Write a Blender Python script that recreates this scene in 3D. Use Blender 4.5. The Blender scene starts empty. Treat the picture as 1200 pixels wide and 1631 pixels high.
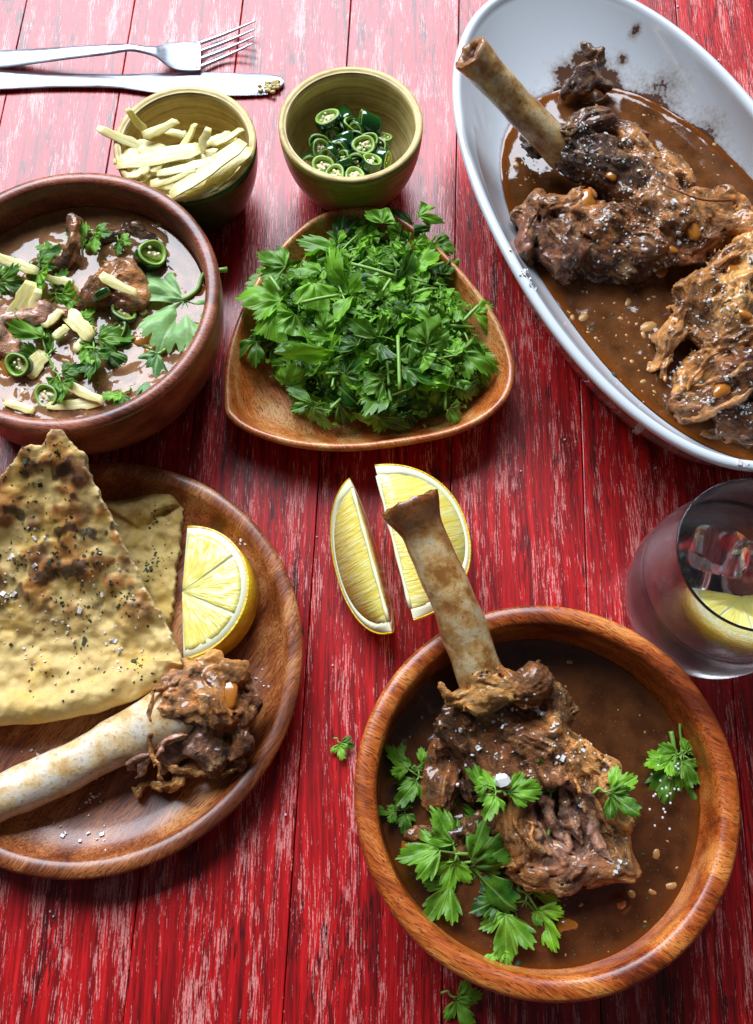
import bpy, math, random
import numpy as np
from mathutils import Vector, Matrix, Euler
from mathutils.bvhtree import BVHTree

# ------------------------------------------------------------------ camera, world, light
scene = bpy.context.scene
COL = scene.collection
R = math.radians
CM = 0.01
CAM_H, TILT, FOC = 52.0, R(20.64), 1600.0
cam = bpy.data.cameras.new("camera"); camo = bpy.data.objects.new("camera", cam); COL.objects.link(camo)
camo.location = (0, 0, CAM_H*CM); camo.rotation_euler = (TILT, 0, 0)
cam.sensor_fit = 'HORIZONTAL'; cam.sensor_width = 36; cam.lens = 36*FOC/1200
cam.clip_start = 0.01; cam.clip_end = 50
scene.camera = camo
w = bpy.data.worlds.new("World"); scene.world = w; w.use_nodes = True
w.node_tree.nodes["Background"].inputs[0].default_value = (0.86, 0.90, 1.0, 1)
w.node_tree.nodes["Background"].inputs[1].default_value = 0.06
def area(name, az, el, dist, sx, sy, power, col, tgt=(0, 0.30, 0)):
    l = bpy.data.lights.new(name, 'AREA'); l.shape = 'RECTANGLE'; l.size = sx; l.size_y = sy
    l.energy = power; l.color = col
    o = bpy.data.objects.new(name, l); COL.objects.link(o)
    az, el = R(az), R(el)
    d = Vector((math.sin(az)*math.cos(el), math.cos(az)*math.cos(el), math.sin(el)))
    o.location = Vector(tgt) + d*dist
    o.rotation_euler = d.to_track_quat('Z', 'Y').to_euler()
    return o
area("window_light", -20, 45, 2.3, 2.3, 1.35, 126, (0.82, 0.89, 1.0))
scene.view_settings.view_transform = 'Standard'; scene.view_settings.look = 'None'
scene.view_settings.exposure = 0.2; scene.view_settings.gamma = 1
scene.cycles.max_bounces = 22; scene.cycles.transmission_bounces = 20; scene.cycles.diffuse_bounces = 4; scene.cycles.glossy_bounces = 6; scene.cycles.transparent_max_bounces = 12
scene.cycles.use_denoising = True
scene.cycles.sample_clamp_indirect = 4

# ------------------------------------------------------------------ helpers
rng = np.random.default_rng(7)
ct, st = math.cos(TILT), math.sin(TILT)
def P(u, v, z=0.0):
    """point of the place (cm) at height z that the photograph shows at u, v"""
    a = (u-600)/FOC; b = -(v-815.5)/FOC
    dx, dy, dz = a, b*ct+st, b*st-ct
    k = (z-CAM_H)/dz
    return np.array([dx*k, dy*k, z])
def lin(r, g, b):
    f = lambda c: (c/255/12.92) if c/255 <= .04045 else ((c/255+.055)/1.055)**2.4
    return (f(r), f(g), f(b))
BV = {}
def mk(name, V, F, mat=None, parent=None, smooth=True, attrs=None, org=None, hit=None):
    V = np.asarray(V, dtype=np.float64)
    off = np.zeros(3)
    if parent is not None: off = np.array(parent.get('org', (0, 0, 0)))
    elif org is not None: off = np.array(org, float)
    me = bpy.data.meshes.new(name)
    Vl = (V-off)*CM
    if isinstance(F, np.ndarray):
        n, k = F.shape
        me.vertices.add(len(V)); me.vertices.foreach_set('co', Vl.astype(np.float32).ravel())
        me.loops.add(n*k); me.loops.foreach_set('vertex_index', F.astype(np.int32).ravel())
        me.polygons.add(n); me.polygons.foreach_set('loop_start', np.arange(0, n*k, k, dtype=np.int32))
        me.update(calc_edges=True); me.validate()
    else:
        me.from_pydata([tuple(v) for v in Vl], [], [tuple(int(i) for i in f) for f in F]); me.update()
    if smooth: me.polygons.foreach_set('use_smooth', np.ones(len(me.polygons), bool))
    if attrs:
        for k, a in attrs.items():
            a = np.asarray(a, np.float32)
            if a.ndim == 1:
                at = me.attributes.new(k, 'FLOAT', 'POINT'); at.data.foreach_set('value', a)
            else:
                at = me.attributes.new(k, 'FLOAT_COLOR', 'POINT')
                at.data.foreach_set('color', np.concatenate([a, np.ones((len(a), 1), np.float32)], 1).ravel())
    o = bpy.data.objects.new(name, me); COL.objects.link(o)
    if mat: me.materials.append(mat)
    if parent is not None: o.parent = parent
    elif org is not None: o.location = off*CM
    if hit: BV[hit] = BVHTree.FromPolygons([tuple(v) for v in V], [tuple(int(i) for i in f) for f in F])
    return o
def thing(name, label, cat, org=(0, 0, 0), group=None):
    o = bpy.data.objects.new(name, None); COL.objects.link(o)
    o.location = np.array(org, float)*CM; o['org'] = [float(c) for c in org]
    o.empty_display_size = 0.02
    o['label'] = label; o['category'] = cat
    if group: o['group'] = group
    return o
def tag(o, label, cat, group=None, kind=None):
    o['label'] = label; o['category'] = cat
    if group: o['group'] = group
    if kind: o['kind'] = kind
    return o
def drop(x, y, keys=None, top=60):
    best = None
    for k, b in BV.items():
        if keys and k not in keys: continue
        h = b.ray_cast(Vector((x, y, top)), Vector((0, 0, -1)))
        if h[0] is not None and (best is None or h[0].z > best[0].z): best = (h[0], h[1])
    return best
def sight(u, v, keys=None):
    """the surface point lying in that direction from the photographer's standpoint"""
    o = Vector((0, 0, CAM_H)); d = (Vector(P(u, v, 0))-o).normalized(); best = None
    for k, b in BV.items():
        if keys and k not in keys: continue
        h = b.ray_cast(o, d)
        if h[0] is not None and (best is None or h[3] < best[2]): best = (h[0], h[1], h[3])
    return best
# --- noise
_p = np.random.default_rng(3).permutation(256); _p = np.concatenate([_p, _p, _p]).astype(np.int32)
_g = np.random.default_rng(4).normal(size=(256, 3)); _g /= np.linalg.norm(_g, axis=1)[:, None]
_gx, _gy, _gz = (np.ascontiguousarray(_g[:, k]).astype(np.float32) for k in range(3))
def perlin(Q):
    Q = np.asarray(Q, np.float32); fl = np.floor(Q); f = Q-fl; i = fl.astype(np.int32) & 255
    fx, fy, fz = (np.ascontiguousarray(f[:, k]) for k in range(3)); ix, iy, iz = (np.ascontiguousarray(i[:, k]) for k in range(3))
    fd = lambda t: t*t*t*(t*(t*6-15)+10)
    ux, uy, uz = fd(fx), fd(fy), fd(fz); res = []
    for a in (0, 1):
        ha = _p[ix+a]
        ry = []
        for b in (0, 1):
            hb = _p[ha+iy+b]; rz = []
            for c in (0, 1):
                h = _p[hb+iz+c]
                rz.append(_gx[h]*(fx-a)+_gy[h]*(fy-b)+_gz[h]*(fz-c))
            ry.append(rz[0]+uz*(rz[1]-rz[0]))
        res.append(ry[0]+uy*(ry[1]-ry[0]))
    return (res[0]+ux*(res[1]-res[0]))*1.6
def fbm(Q, o=3):
    s = 0; a = 1; Q = np.asarray(Q, float)
    for k in range(o): s = s+a*perlin(Q*2**k+17.3*k); a *= .5
    return s
# --- generic meshes
def lathe(prof, n=96, c=(0, 0), wob=0.0):
    th = np.arange(n)*2*np.pi/n
    V = []
    for r, z in prof:
        rr = r*(1+wob*np.sin(2*th+.7))
        V.append(np.stack([c[0]+rr*np.cos(th), c[1]+rr*np.sin(th), np.full(n, z)], 1))
    V = np.concatenate(V); m = len(prof); F = []
    for j in range(m-1):
        a = j*n+np.arange(n); b = j*n+(np.arange(n)+1) % n
        F.append(np.stack([a, b, b+n, a+n], 1))
    return V, np.concatenate(F)
def loft(rings, cap=True):
    """rings: list of (n,3) closed loops"""
    n = len(rings[0]); V = np.concatenate(rings); F = []
    for j in range(len(rings)-1):
        for i in range(n):
            k = (i+1) % n; F.append((j*n+i, j*n+k, (j+1)*n+k, (j+1)*n+i))
    if cap:
        F.append(tuple(range(n))[::-1]); F.append(tuple((len(rings)-1)*n+i for i in range(n)))
    return V, F
def frame(d, up=(0, 0, 1)):
    d = np.array(d, float); d /= np.linalg.norm(d)
    a = np.cross(up, d)
    if np.linalg.norm(a) < 1e-3: a = np.cross((1, 0, 0), d)
    a /= np.linalg.norm(a); return d, a, np.cross(d, a)
def tube(pts, rad, n=10, cap=True, flat=1.0, noise=0, seed=0, nf=1.0):
    pts = np.array(pts, float); rings = []; rad = np.broadcast_to(rad, (len(pts),))
    th = np.arange(n)*2*np.pi/n
    for i, p in enumerate(pts):
        d = pts[min(i+1, len(pts)-1)]-pts[max(i-1, 0)]
        _, a, b = frame(d)
        r = rad[i]
        ring = p+np.outer(np.cos(th), a)*r+np.outer(np.sin(th), b)*r*flat
        if noise:
            k = fbm(ring*nf+seed, 2)
            ring = p+(ring-p)*(1+noise*k)[:, None]
        rings.append(ring)
    return loft(rings, cap)
def spline(pts, n):
    """Catmull-Rom through pts (open)"""
    p = np.array(pts, float); m = len(p)
    p = np.vstack([2*p[0]-p[1], p, 2*p[-1]-p[-2]]); out = []
    for t in np.linspace(0, m-1-1e-9, n):
        i = int(t); f = t-i; a, b, c, d = p[i:i+4]
        out.append(.5*((2*b)+(c-a)*f+(2*a-5*b+4*c-d)*f*f+(3*b-a-3*c+d)*f**3))
    return np.array(out)
def cspline(pts, n):
    p = np.array(pts, float); m = len(p); out = []
    for t in np.linspace(0, m, n, endpoint=False):
        i = int(t); f = t-i; a, b, c, d = p[(i-1) % m], p[i], p[(i+1) % m], p[(i+2) % m]
        out.append(.5*((2*b)+(c-a)*f+(2*a-5*b+4*c-d)*f*f+(3*b-a-3*c+d)*f**3))
    return np.array(out)
def join(parts):
    V = []; F = []; o = 0
    for v, f in parts:
        V.append(np.asarray(v)); F += [tuple(int(i)+o for i in q) for q in f]; o += len(v)
    return np.concatenate(V), F
def nets(D, o, h):
    """surface nets over a sampled distance field"""
    S = D < 0; nx, ny, nz = D.shape
    c = S[:-1, :-1, :-1].astype(np.int8)*0; acc = np.zeros(c.shape+(3,), np.float32); cnt = np.zeros(c.shape, np.float32)
    for ax in range(3):
        for a in (0, 1):
            for b in (0, 1):
                s0 = [0, 0, 0]; oth = [k for k in range(3) if k != ax]
                s0[oth[0]] = a; s0[oth[1]] = b; s1 = list(s0); s1[ax] = 1
                g = lambda s: D[s[0]:nx-1+s[0], s[1]:ny-1+s[1], s[2]:nz-1+s[2]]
                d0, d1 = g(s0), g(s1); m = (d0 < 0) != (d1 < 0)
                with np.errstate(all='ignore'): t = np.where(m, d0/(d0-d1), 0)
                for k in range(3): acc[..., k] += np.where(m, s0[k]+(t if k == ax else 0), 0)
                cnt += m
    act = cnt > 0; idx = -np.ones(c.shape, np.int64); idx[act] = np.arange(act.sum())
    ijk = np.argwhere(act); V = (ijk+acc[act]/cnt[act][:, None])*h+o; F = []
    for ax in range(3):
        sl0 = [slice(1, -1)]*3; sl1 = [slice(1, -1)]*3
        sl0[ax] = slice(0, -1); sl1[ax] = slice(1, None)
        a, b = S[tuple(sl0)], S[tuple(sl1)]; m = a != b
        e = np.argwhere(m); fl = a[m]
        base = e.copy(); oth = [k for k in range(3) if k != ax]
        for k in oth: base[:, k] += 1
        def cell(du, dv):
            q = base.copy(); q[:, oth[0]] -= du; q[:, oth[1]] -= dv; return idx[q[:, 0], q[:, 1], q[:, 2]]
        Q = np.stack([cell(0, 0), cell(1, 0), cell(1, 1), cell(0, 1)], 1)
        if ax == 1: fl = ~fl
        Q[~fl] = Q[~fl][:, ::-1]
        F.append(Q)
    F = np.concatenate(F); F = F[(F >= 0).all(1)]
    return V, F
def grid(lo, hi, h):
    n = np.ceil((np.array(hi)-lo)/h).astype(int)+1
    ax = [lo[k]+np.arange(n[k])*h for k in range(3)]
    return np.stack(np.meshgrid(*ax, indexing='ij'), -1).reshape(-1, 3), n
class Flesh:
    """smooth union of tapered rods and lumps, torn and fibrous"""
    def __init__(s, caps, carve=(), k=.22, warp=.35, wf=.45, bump=.16, bf=1.1, fib=.07, ff=3.2, seed=0, zmin=None):
        s.caps = [(np.array(a, float), np.array(b, float)+1e-4, r0, r1, np.array(c, float)) for a, b, r0, r1, c in caps]
        s.carve = [(np.array(a, float), np.array(b, float)+1e-4, r) for a, b, r in carve]
        s.k, s.warp, s.wf, s.bump, s.bf, s.fib, s.ff, s.seed, s.zmin = k, warp, wf, bump, bf, fib, ff, seed, zmin
    def cap(s, Q, a, b, r0, r1):
        ab = b-a; t = np.clip(((Q-a)@ab)/(ab@ab), 0, 1)
        return np.linalg.norm(Q-a-t[:, None]*ab, axis=1)-(r0+(r1-r0)*t)
    def eval(s, Q, colour=False):
        Wp = Q*s.wf+s.seed
        Qw = Q+s.warp*np.stack([perlin(Wp), perlin(Wp+31.7), perlin(Wp+67.1)], 1)
        ds = [s.cap(Qw, a, b, r0, r1) for a, b, r0, r1, c in s.caps]
        d = ds[0]
        for e in ds[1:]:
            hh = np.clip(.5+.5*(d-e)/s.k, 0, 1); d = d+(e-d)*hh-s.k*hh*(1-hh)
        A = np.array(ds); near = A.argmin(0)
        ax = np.array([(b-a)/np.linalg.norm(b-a) for a, b, *_ in s.caps])[near]
        al = (Qw*ax).sum(1); perp = Qw-al[:, None]*ax
        fq = perp*s.ff+ax*(al*.45)[:, None]+s.seed*1.7+near[:, None]*3.1
        fb = np.abs(perlin(fq))+.5*np.abs(perlin(fq*2.1+5))
        lump = fbm(Q*s.bf+s.seed+9, 3)
        d = d+s.bump*lump+s.fib*(fb-.35)*1.6
        for a, b, r in s.carve:
            e = -(s.cap(Qw, a, b, r, r)+.12*perlin(Q*2.2+4)+.1*(fb-.4)); d = np.maximum(d, e)
        if not colour: return d
        wgt = np.exp(-(A-A.min(0))/.25); wgt /= wgt.sum(0)
        cc = wgt.T@np.array([c for *_, c in s.caps])
        m = fbm(Q*1.3+s.seed+40, 3)[:, None]; m2 = fbm(fq*.8+3, 2)[:, None]; m3 = np.abs(perlin(fq*1.6+11))[:, None]
        cc = cc*(1+.65*m+.4*m2+1.2*(m3-.3))
        k4 = np.clip((fbm(Q*.9+s.seed+70, 3)[:, None]-.12)*3, 0, 1)*.55*np.clip(.4+2*(m3-.2), 0, 1); cc = cc+(np.array(lin(198, 158, 108))-cc)*k4
        for a, b, r in s.carve:
            e = s.cap(Qw, a, b, r, r); kk = np.clip((.18-e)/.2, 0, 1)[:, None]
            cc = cc*(1-kk)+np.array(lin(104, 74, 62))*(1+.5*m2)*kk
        return d, np.clip(cc, .004, .9)
    def mesh(s, h=.1):
        lo = np.min([np.minimum(a-r0, b-r1) for a, b, r0, r1, _ in s.caps], 0)-.6
        hi = np.max([np.maximum(a+r0, b+r1) for a, b, r0, r1, _ in s.caps], 0)+.6
        if s.zmin is not None: lo[2] = s.zmin
        G, n = grid(lo, hi, h); D = np.full(len(G), 9.)
        G3 = G.reshape(*n, 3); Gc = G3[::4, ::4, ::4]; sh = Gc.shape[:3]
        c = np.min([s.cap(Gc.reshape(-1, 3), a, b, r0, r1) for a, b, r0, r1, _ in s.caps], 0).reshape(sh)
        c = c.repeat(4, 0).repeat(4, 1).repeat(4, 2)[:n[0], :n[1], :n[2]].ravel()
        near = .8*s.warp+.5*s.bump+.25+3*h; m = np.abs(c) < near; D[m] = s.eval(G[m]); D[c <= -near] = -1
        D = D.reshape(n); D[0] = D[-1] = 9; D[:, 0] = D[:, -1] = 9; D[:, :, 0] = D[:, :, -1] = 9
        V, F = nets(D, lo, h)
        _, col = s.eval(V, True)
        return V, F, col

# ------------------------------------------------------------------ materials
class Mat:
    def __init__(s, name):
        s.m = bpy.data.materials.new(name); s.m.use_nodes = True; s.t = s.m.node_tree; s.t.nodes.clear()
        s.out = s.t.nodes.new('ShaderNodeOutputMaterial'); s.b = s.t.nodes.new('ShaderNodeBsdfPrincipled')
        s.t.links.new(s.b.outputs[0], s.out.inputs[0])
        tc = s.t.nodes.new('ShaderNodeTexCoord'); s.co = s.n('VectorMath', {0: tc.outputs['Object'], 'Scale': 100.}, operation='SCALE').outputs[0]
        s.tc = tc
    def n(s, ty, ins=None, **pr):
        nd = s.t.nodes.new('ShaderNode'+ty)
        for k, v in pr.items(): setattr(nd, k, v)
        for k, v in (ins or {}).items(): s.set(nd.inputs[k], v)
        return nd
    def set(s, sk, v):
        if isinstance(v, bpy.types.NodeSocket): s.t.links.new(v, sk)
        elif isinstance(v, (tuple, list)) and sk.type == 'RGBA' and len(v) == 3: sk.default_value = (*v, 1)
        else: sk.default_value = v
    def p(s, **k):
        for a, v in k.items(): s.set(s.b.inputs[a.replace('_', ' ')], v)
        return s
    def map(s, scale=(1, 1, 1), rot=(0, 0, 0), src=None, loc=(0, 0, 0)):
        return s.n('Mapping', {0: src or s.co, 'Scale': scale, 'Rotation': rot, 'Location': loc}).outputs[0]
    def noise(s, sc, det=3, src=None, rough=.55, dist=0, out=0):
        return s.n('TexNoise', {'Vector': src or s.co, 'Scale': sc, 'Detail': det, 'Roughness': rough, 'Distortion': dist}).outputs[out]
    def ramp(s, f, stops, interp='LINEAR'):
        nd = s.n('ValToRGB', {0: f}); cr = nd.color_ramp; cr.interpolation = interp
        while len(cr.elements) < len(stops): cr.elements.new(.5)
        for e, (p, c) in zip(cr.elements, stops):
            e.position = p; e.color = (*c, 1) if isinstance(c, tuple) else (c, c, c, 1)
        return nd.outputs[0]
    def mix(s, f, a, b, mode='MIX'):
        nd = s.n('Mix', data_type='RGBA', blend_type=mode)
        s.set(nd.inputs[0], f); s.set(nd.inputs[6], a); s.set(nd.inputs[7], b); return nd.outputs[2]
    def math(s, op, a, b=0., cl=False):
        return s.n('Math', {0: a, 1: b}, operation=op, use_clamp=cl).outputs[0]
    def bump(s, hgt, st=.3, dist=.001, nrm=None):
        i = {'Height': hgt, 'Strength': st, 'Distance': dist}
        if nrm is not None: i['Normal'] = nrm
        return s.n('Bump', i).outputs[0]
    def attr(s, name, out=0):
        return s.n('Attribute', attribute_name=name).outputs[out]

def plank_mat():
    m = Mat('worn red painted wood')
    rnd = m.n('ObjectInfo').outputs['Random']
    off = m.n('CombineXYZ', {0: m.math('MULTIPLY', rnd, 37.), 1: m.math('MULTIPLY', rnd, 61.)}).outputs[0]
    co = m.n('VectorMath', {0: m.co, 1: off}, operation='ADD').outputs[0]
    warp = m.noise(.5, 2, m.map((.4, .07, 1), src=co), out=1)
    wv = m.n('VectorMath', {0: warp, 1: (.5, .5, .5)}, operation='SUBTRACT').outputs[0]
    wv = m.n('VectorMath', {0: wv, 1: (1.7, .8, 0)}, operation='MULTIPLY').outputs[0]
    cw = m.n('VectorMath', {0: co, 1: wv}, operation='ADD').outputs[0]
    fine = m.noise(1., 2, m.map((19, .75, 1), src=cw), .55)
    fine2 = m.noise(1., 2, m.map((15, .9, 1), src=cw, loc=(31, 7, 0)), .55)
    mid = m.noise(1., 3, m.map((3.4, .10, 1), src=cw), .6)
    b2 = m.noise(1., 3, m.map((1.1, .13, 1), src=cw, loc=(5, 3, 0)), .6)
    b3 = m.noise(1., 3, m.map((.8, .16, 1), src=cw, loc=(15, 13, 0)), .6)
    speck = m.noise(1., 2, m.map((22, 6, 1), src=cw), .7)
    red = m.ramp(mid, [(.30, lin(92, 3, 7)), (.45, lin(150, 8, 12)), (.6, lin(196, 16, 20)), (.78, lin(222, 40, 38))])
    red = m.mix(m.ramp(fine, [(.3, .55), (.5, 0.)]), red, lin(96, 4, 8))
    dk = m.math('ADD', m.math('MULTIPLY', m.math('SUBTRACT', fine, .5), .9), m.math('MULTIPLY', m.math('SUBTRACT', b3, .5), 1.5))
    c = m.mix(m.math('MULTIPLY', m.ramp(m.math('ADD', dk, .5), [(.26, 1.), (.36, 0.)]), .85), red, lin(44, 8, 9))
    ws = m.math('ADD', m.math('MULTIPLY', m.math('SUBTRACT', fine2, .5), 1.25), m.math('ADD', m.math('MULTIPLY', m.math('SUBTRACT', b2, .5), 1.35), m.math('MULTIPLY', m.math('SUBTRACT', speck, .5), .35)))
    wm = m.ramp(m.math('ADD', ws, .5), [(.615, 0.), (.69, .7), (.82, 1.)])
    c = m.mix(m.math('MULTIPLY', wm, .88), c, m.ramp(speck, [(.3, lin(206, 92, 88)), (.7, lin(238, 170, 162))]))
    h = m.math('ADD', m.math('MULTIPLY', fine2, .8), m.math('MULTIPLY', fine, .6))
    m.p(Base_Color=c, Roughness=m.math('ADD', m.math('MULTIPLY', fine, .2), .38), Specular_IOR_Level=.22, Coat_Weight=.62, Coat_Roughness=.19,
        Normal=m.bump(h, .45, .0005), Coat_Normal=m.bump(h, .28, .0004))
    return m.m
def wood_mat(name, dark, mid, light, rot=(0, 0, 0), band=.5, rough=.38, coat=.25, fine=9, contrast=1.):
    m = Mat(name)
    c0 = m.map((1, 1, 1), rot)
    wv = m.noise(.35, 2, m.map((.6, 1, 1), src=c0), out=1)
    cw = m.n('VectorMath', {0: c0, 1: m.n('VectorMath', {0: wv, 'Scale': 1.6}, operation='SCALE').outputs[0]}, operation='ADD').outputs[0]
    a = m.noise(1, 3, m.map((.09, band, band), src=cw), .55)
    b = m.noise(1, 3, m.map((.7, fine, fine), src=cw), .6)
    p = m.noise(1, 1, m.map((1.6, fine*2.2, fine*2.2), src=cw), .5)
    f = m.math('ADD', m.math('MULTIPLY', a, .72), m.math('MULTIPLY', b, .28))
    c = m.ramp(f, [(.5-.14*contrast, dark), (.5, mid), (.5+.13*contrast, light)])
    pore = m.ramp(p, [(.38, 1.), (.45, 0.)])
    c = m.mix(m.math('MULTIPLY', pore, .7), c, tuple(x*.35 for x in dark))
    m.p(Base_Color=c, Roughness=m.math('ADD', m.math('MULTIPLY', b, .2), rough-.1), Coat_Weight=coat, Coat_Roughness=.18,
        Normal=m.bump(m.math('ADD', b, m.math('MULTIPLY', p, .6)), .28, .0004))
    return m.m
def flesh_mat():
    m = Mat('braised meat')
    c = m.attr('Col')
    a = m.noise(2.2, 4, rough=.6); b = m.noise(9, 3, rough=.65); g = m.noise(1.1, 2)
    c = m.mix(m.ramp(a, [(.35, .0), (.62, .7)]), c, m.mix(1., c, (1.75, 1.35, .8), 'MULTIPLY'))
    c = m.mix(m.ramp(b, [(.55, 0.), (.72, .5)]), c, lin(178, 128, 70))
    wet = m.ramp(m.noise(1.7, 3, m.map(loc=(4, 4, 4))), [(.40, .1), (.55, 1.)])
    m.p(Base_Color=c, Roughness=m.ramp(g, [(.35, .25), (.6, .55)]), Specular_IOR_Level=.35,
        Subsurface_Weight=.06, Subsurface_Scale=.002, Subsurface_Radius=(1., .4, .2),
        Coat_Weight=wet, Coat_Roughness=.09,
        Normal=m.bump(m.math('ADD', m.math('ADD', m.math('MULTIPLY', b, .9), m.math('MULTIPLY', a, .8)), m.math('MULTIPLY', m.noise(22, 2), .8)), .9, .0012))
    return m.m
def bone_mat(name, c1, c2, c3, spk=.9):
    m = Mat(name)
    a = m.noise(1.0, 4, rough=.6); b = m.noise(5, 3)
    st = m.attr('stain', 2)
    c = m.ramp(a, [(.36, c1), (.5, c2), (.62, c3)])
    c = m.mix(m.math('MULTIPLY', m.ramp(b, [(.56, 0.), (.66, 1.)]), .4), c, lin(126, 76, 34))
    c = m.mix(m.ramp(m.noise(4.2, 2, m.map(loc=(3, 8, 2))), [(.70, 0.), (.73, spk)]), c, lin(60, 34, 18))
    c = m.mix(m.math('MULTIPLY', m.math('ADD', st, m.math('MULTIPLY', m.math('SUBTRACT', a, .5), .8), True), .95), c, m.ramp(b, [(.3, lin(70, 30, 10)), (.7, lin(140, 72, 24))]))
    m.p(Base_Color=c, Roughness=.32, Subsurface_Weight=.3, Subsurface_Scale=.006, Coat_Weight=.6, Coat_Roughness=.12,
        Normal=m.bump(b, .3, .0008))
    return m.m
def sauce_mat(name, base, edge, rough=.09):
    m = Mat(name)
    a = m.noise(.8, 4); sp = m.noise(9, 2); sp2 = m.noise(4.5, 3, m.map(loc=(9, 3, 1)))
    c = m.ramp(a, [(.32, tuple(x*.6 for x in base)), (.68, tuple(x*1.45 for x in base))])
    e = m.attr('edge', 2)
    c = m.mix(e, c, edge)
    c = m.mix(m.math('MULTIPLY', m.ramp(sp, [(.66, 0.), (.70, 1.)]), .8), c, tuple(min(1, x*2.6) for x in base))
    c = m.mix(m.math('MULTIPLY', m.ramp(sp2, [(.70, 0.), (.72, 1.)]), .8), c, tuple(x*.25 for x in base))
    m.p(Base_Color=c, Roughness=rough, Specular_IOR_Level=.5,
        Normal=m.bump(m.math('ADD', m.noise(.55, 1.5), m.math('MULTIPLY', sp, .02)), .22, .003))
    return m.m
def simple(name, col, rough=.5, **k):
    m = Mat(name); m.p(Base_Color=col, Roughness=rough, **k); return m.m
def leaf_mat(name, dk, lt, vein):
    m = Mat(name); rnd = m.n('ObjectInfo').outputs['Random']
    a = m.noise(1.6, 3)
    f = m.math('ADD', m.math('MULTIPLY', a, .55), m.math('MULTIPLY', rnd, .5))
    c = m.ramp(f, [(.28, dk), (.85, lt)])
    v = m.attr('vein', 2)
    c = m.mix(m.math('MULTIPLY', v, .35), c, vein)
    m.p(Base_Color=c, Roughness=.42, Specular_IOR_Level=.4,
        Normal=m.bump(m.math('SUBTRACT', m.noise(7, 2), m.math('MULTIPLY', v, .7)), .5, .0006))
    tr = m.n('BsdfTranslucent', {0: m.mix(1., c, (1.5, 1.7, .6), 'MULTIPLY')})
    mx = m.n('MixShader', {0: .2, 1: m.b.outputs[0], 2: tr.outputs[0]})
    m.t.links.new(mx.outputs[0], m.out.inputs[0]); return m.m
def bread_mat():
    m = Mat('naan crumb')
    c = m.attr('Col'); b = m.noise(6, 4, rough=.65); g = m.noise(.9, 2)
    c = m.mix(m.ramp(b, [(.42, .0), (.7, .4)]), c, m.mix(1., c, (.8, .62, .42), 'MULTIPLY'))
    oil = m.attr('oil', 2)
    m.p(Base_Color=c, Roughness=m.math('SUBTRACT', .62, m.math('MULTIPLY', oil, .38)), Subsurface_Weight=.1, Subsurface_Scale=.004,
        Normal=m.bump(m.math('ADD', b, m.math('MULTIPLY', m.noise(24, 2), .5)), .35, .0007))
    return m.m
def lemon_flesh_mat(name='lemon pulp'):
    m = Mat(name)
    uv = m.attr('rad', 1)   # (radial stretch coordinates)
    a = m.noise(1., 2, m.map((3.2, 9, 9), src=uv), .6); b = m.noise(1.2, 2)
    c = m.ramp(a, [(.25, lin(232, 202, 70)), (.5, lin(242, 226, 120)), (.75, lin(250, 244, 190))])
    c = m.mix(m.ramp(b, [(.45, 0.), (.7, .4)]), c, lin(238, 220, 96))
    m.p(Base_Color=c, Roughness=.16, Subsurface_Weight=.5, Subsurface_Scale=.006, Subsurface_Radius=(1, .9, .3), Coat_Weight=.5, Coat_Roughness=.06,
        Normal=m.bump(a, .6, .0012))
    return m.m
def peel_mat():
    m = Mat('lemon peel')
    v = m.n('TexVoronoi', {'Vector': m.co, 'Scale': 6.5}).outputs[0]
    c = m.ramp(m.noise(1.5, 3), [(.3, lin(226, 170, 10)), (.7, lin(246, 208, 30))])
    m.p(Base_Color=c, Roughness=.3, Coat_Weight=.3, Subsurface_Weight=.1, Subsurface_Scale=.003, Normal=m.bump(v, .5, .0006)); return m.m
def bamboo_mat(name, c1, c2, c3, rough=.55):
    m = Mat(name)
    sep = m.n('SeparateXYZ', {0: m.co}); z = sep.outputs[2]
    wob = m.noise(.6, 2)
    zz = m.n('CombineXYZ', {0: m.math('MULTIPLY', sep.outputs[0], .1), 1: m.math('MULTIPLY', sep.outputs[1], .1), 2: m.math('ADD', m.math('MULTIPLY', z, 5.5), m.math('MULTIPLY', wob, 2.5))}).outputs[0]
    a = m.noise(1., 3, zz, .7)
    b = m.noise(1.0, 3)
    c = m.ramp(m.math('ADD', m.math('MULTIPLY', a, .7), m.math('MULTIPLY', b, .3)), [(.36, c1), (.5, c2), (.64, c3)])
    m.p(Base_Color=c, Roughness=rough, Coat_Weight=.2, Coat_Roughness=.3, Normal=m.bump(a, .35, .0008)); return m.m
def steel_mat():
    m = Mat('worn stainless steel')
    s = m.noise(1, 3, m.map((.8, 9, 9)), .6); sm = m.noise(.8, 4)
    m.p(Base_Color=(.47, .5, .56), Metallic=1., Roughness=m.ramp(m.math('ADD', m.math('MULTIPLY', s, .4), m.math('MULTIPLY', sm, .6)), [(.35, .26), (.65, .5)]),
        Normal=m.bump(s, .06, .0003)); return m.m
def ceramic_mat():
    m = Mat('white glazed stoneware')
    s = m.attr('stain', 2); a = m.noise(1.6, 4); b = m.noise(5, 3, rough=.5)
    k = m.math('ADD', m.math('MULTIPLY', s, 1.15), m.math('MULTIPLY', m.math('SUBTRACT', m.math('ADD', m.math('MULTIPLY', a, .5), m.math('MULTIPLY', b, .5)), .5), 1.6))
    k = m.math('MULTIPLY', k, m.ramp(s, [(.02, 0.), (.12, 1.)]))
    kk = m.ramp(k, [(.25, 0.), (.55, .28), (.9, .6), (1., 1.)])
    c = m.mix(kk, (.66, .70, .74), m.ramp(k, [(.4, lin(176, 150, 118)), (1., lin(84, 50, 28))]))
    m.p(Base_Color=c, Roughness=m.math('ADD', .07, m.math('MULTIPLY', kk, .35)), Coat_Weight=.5, Coat_Roughness=.04); return m.m
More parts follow.
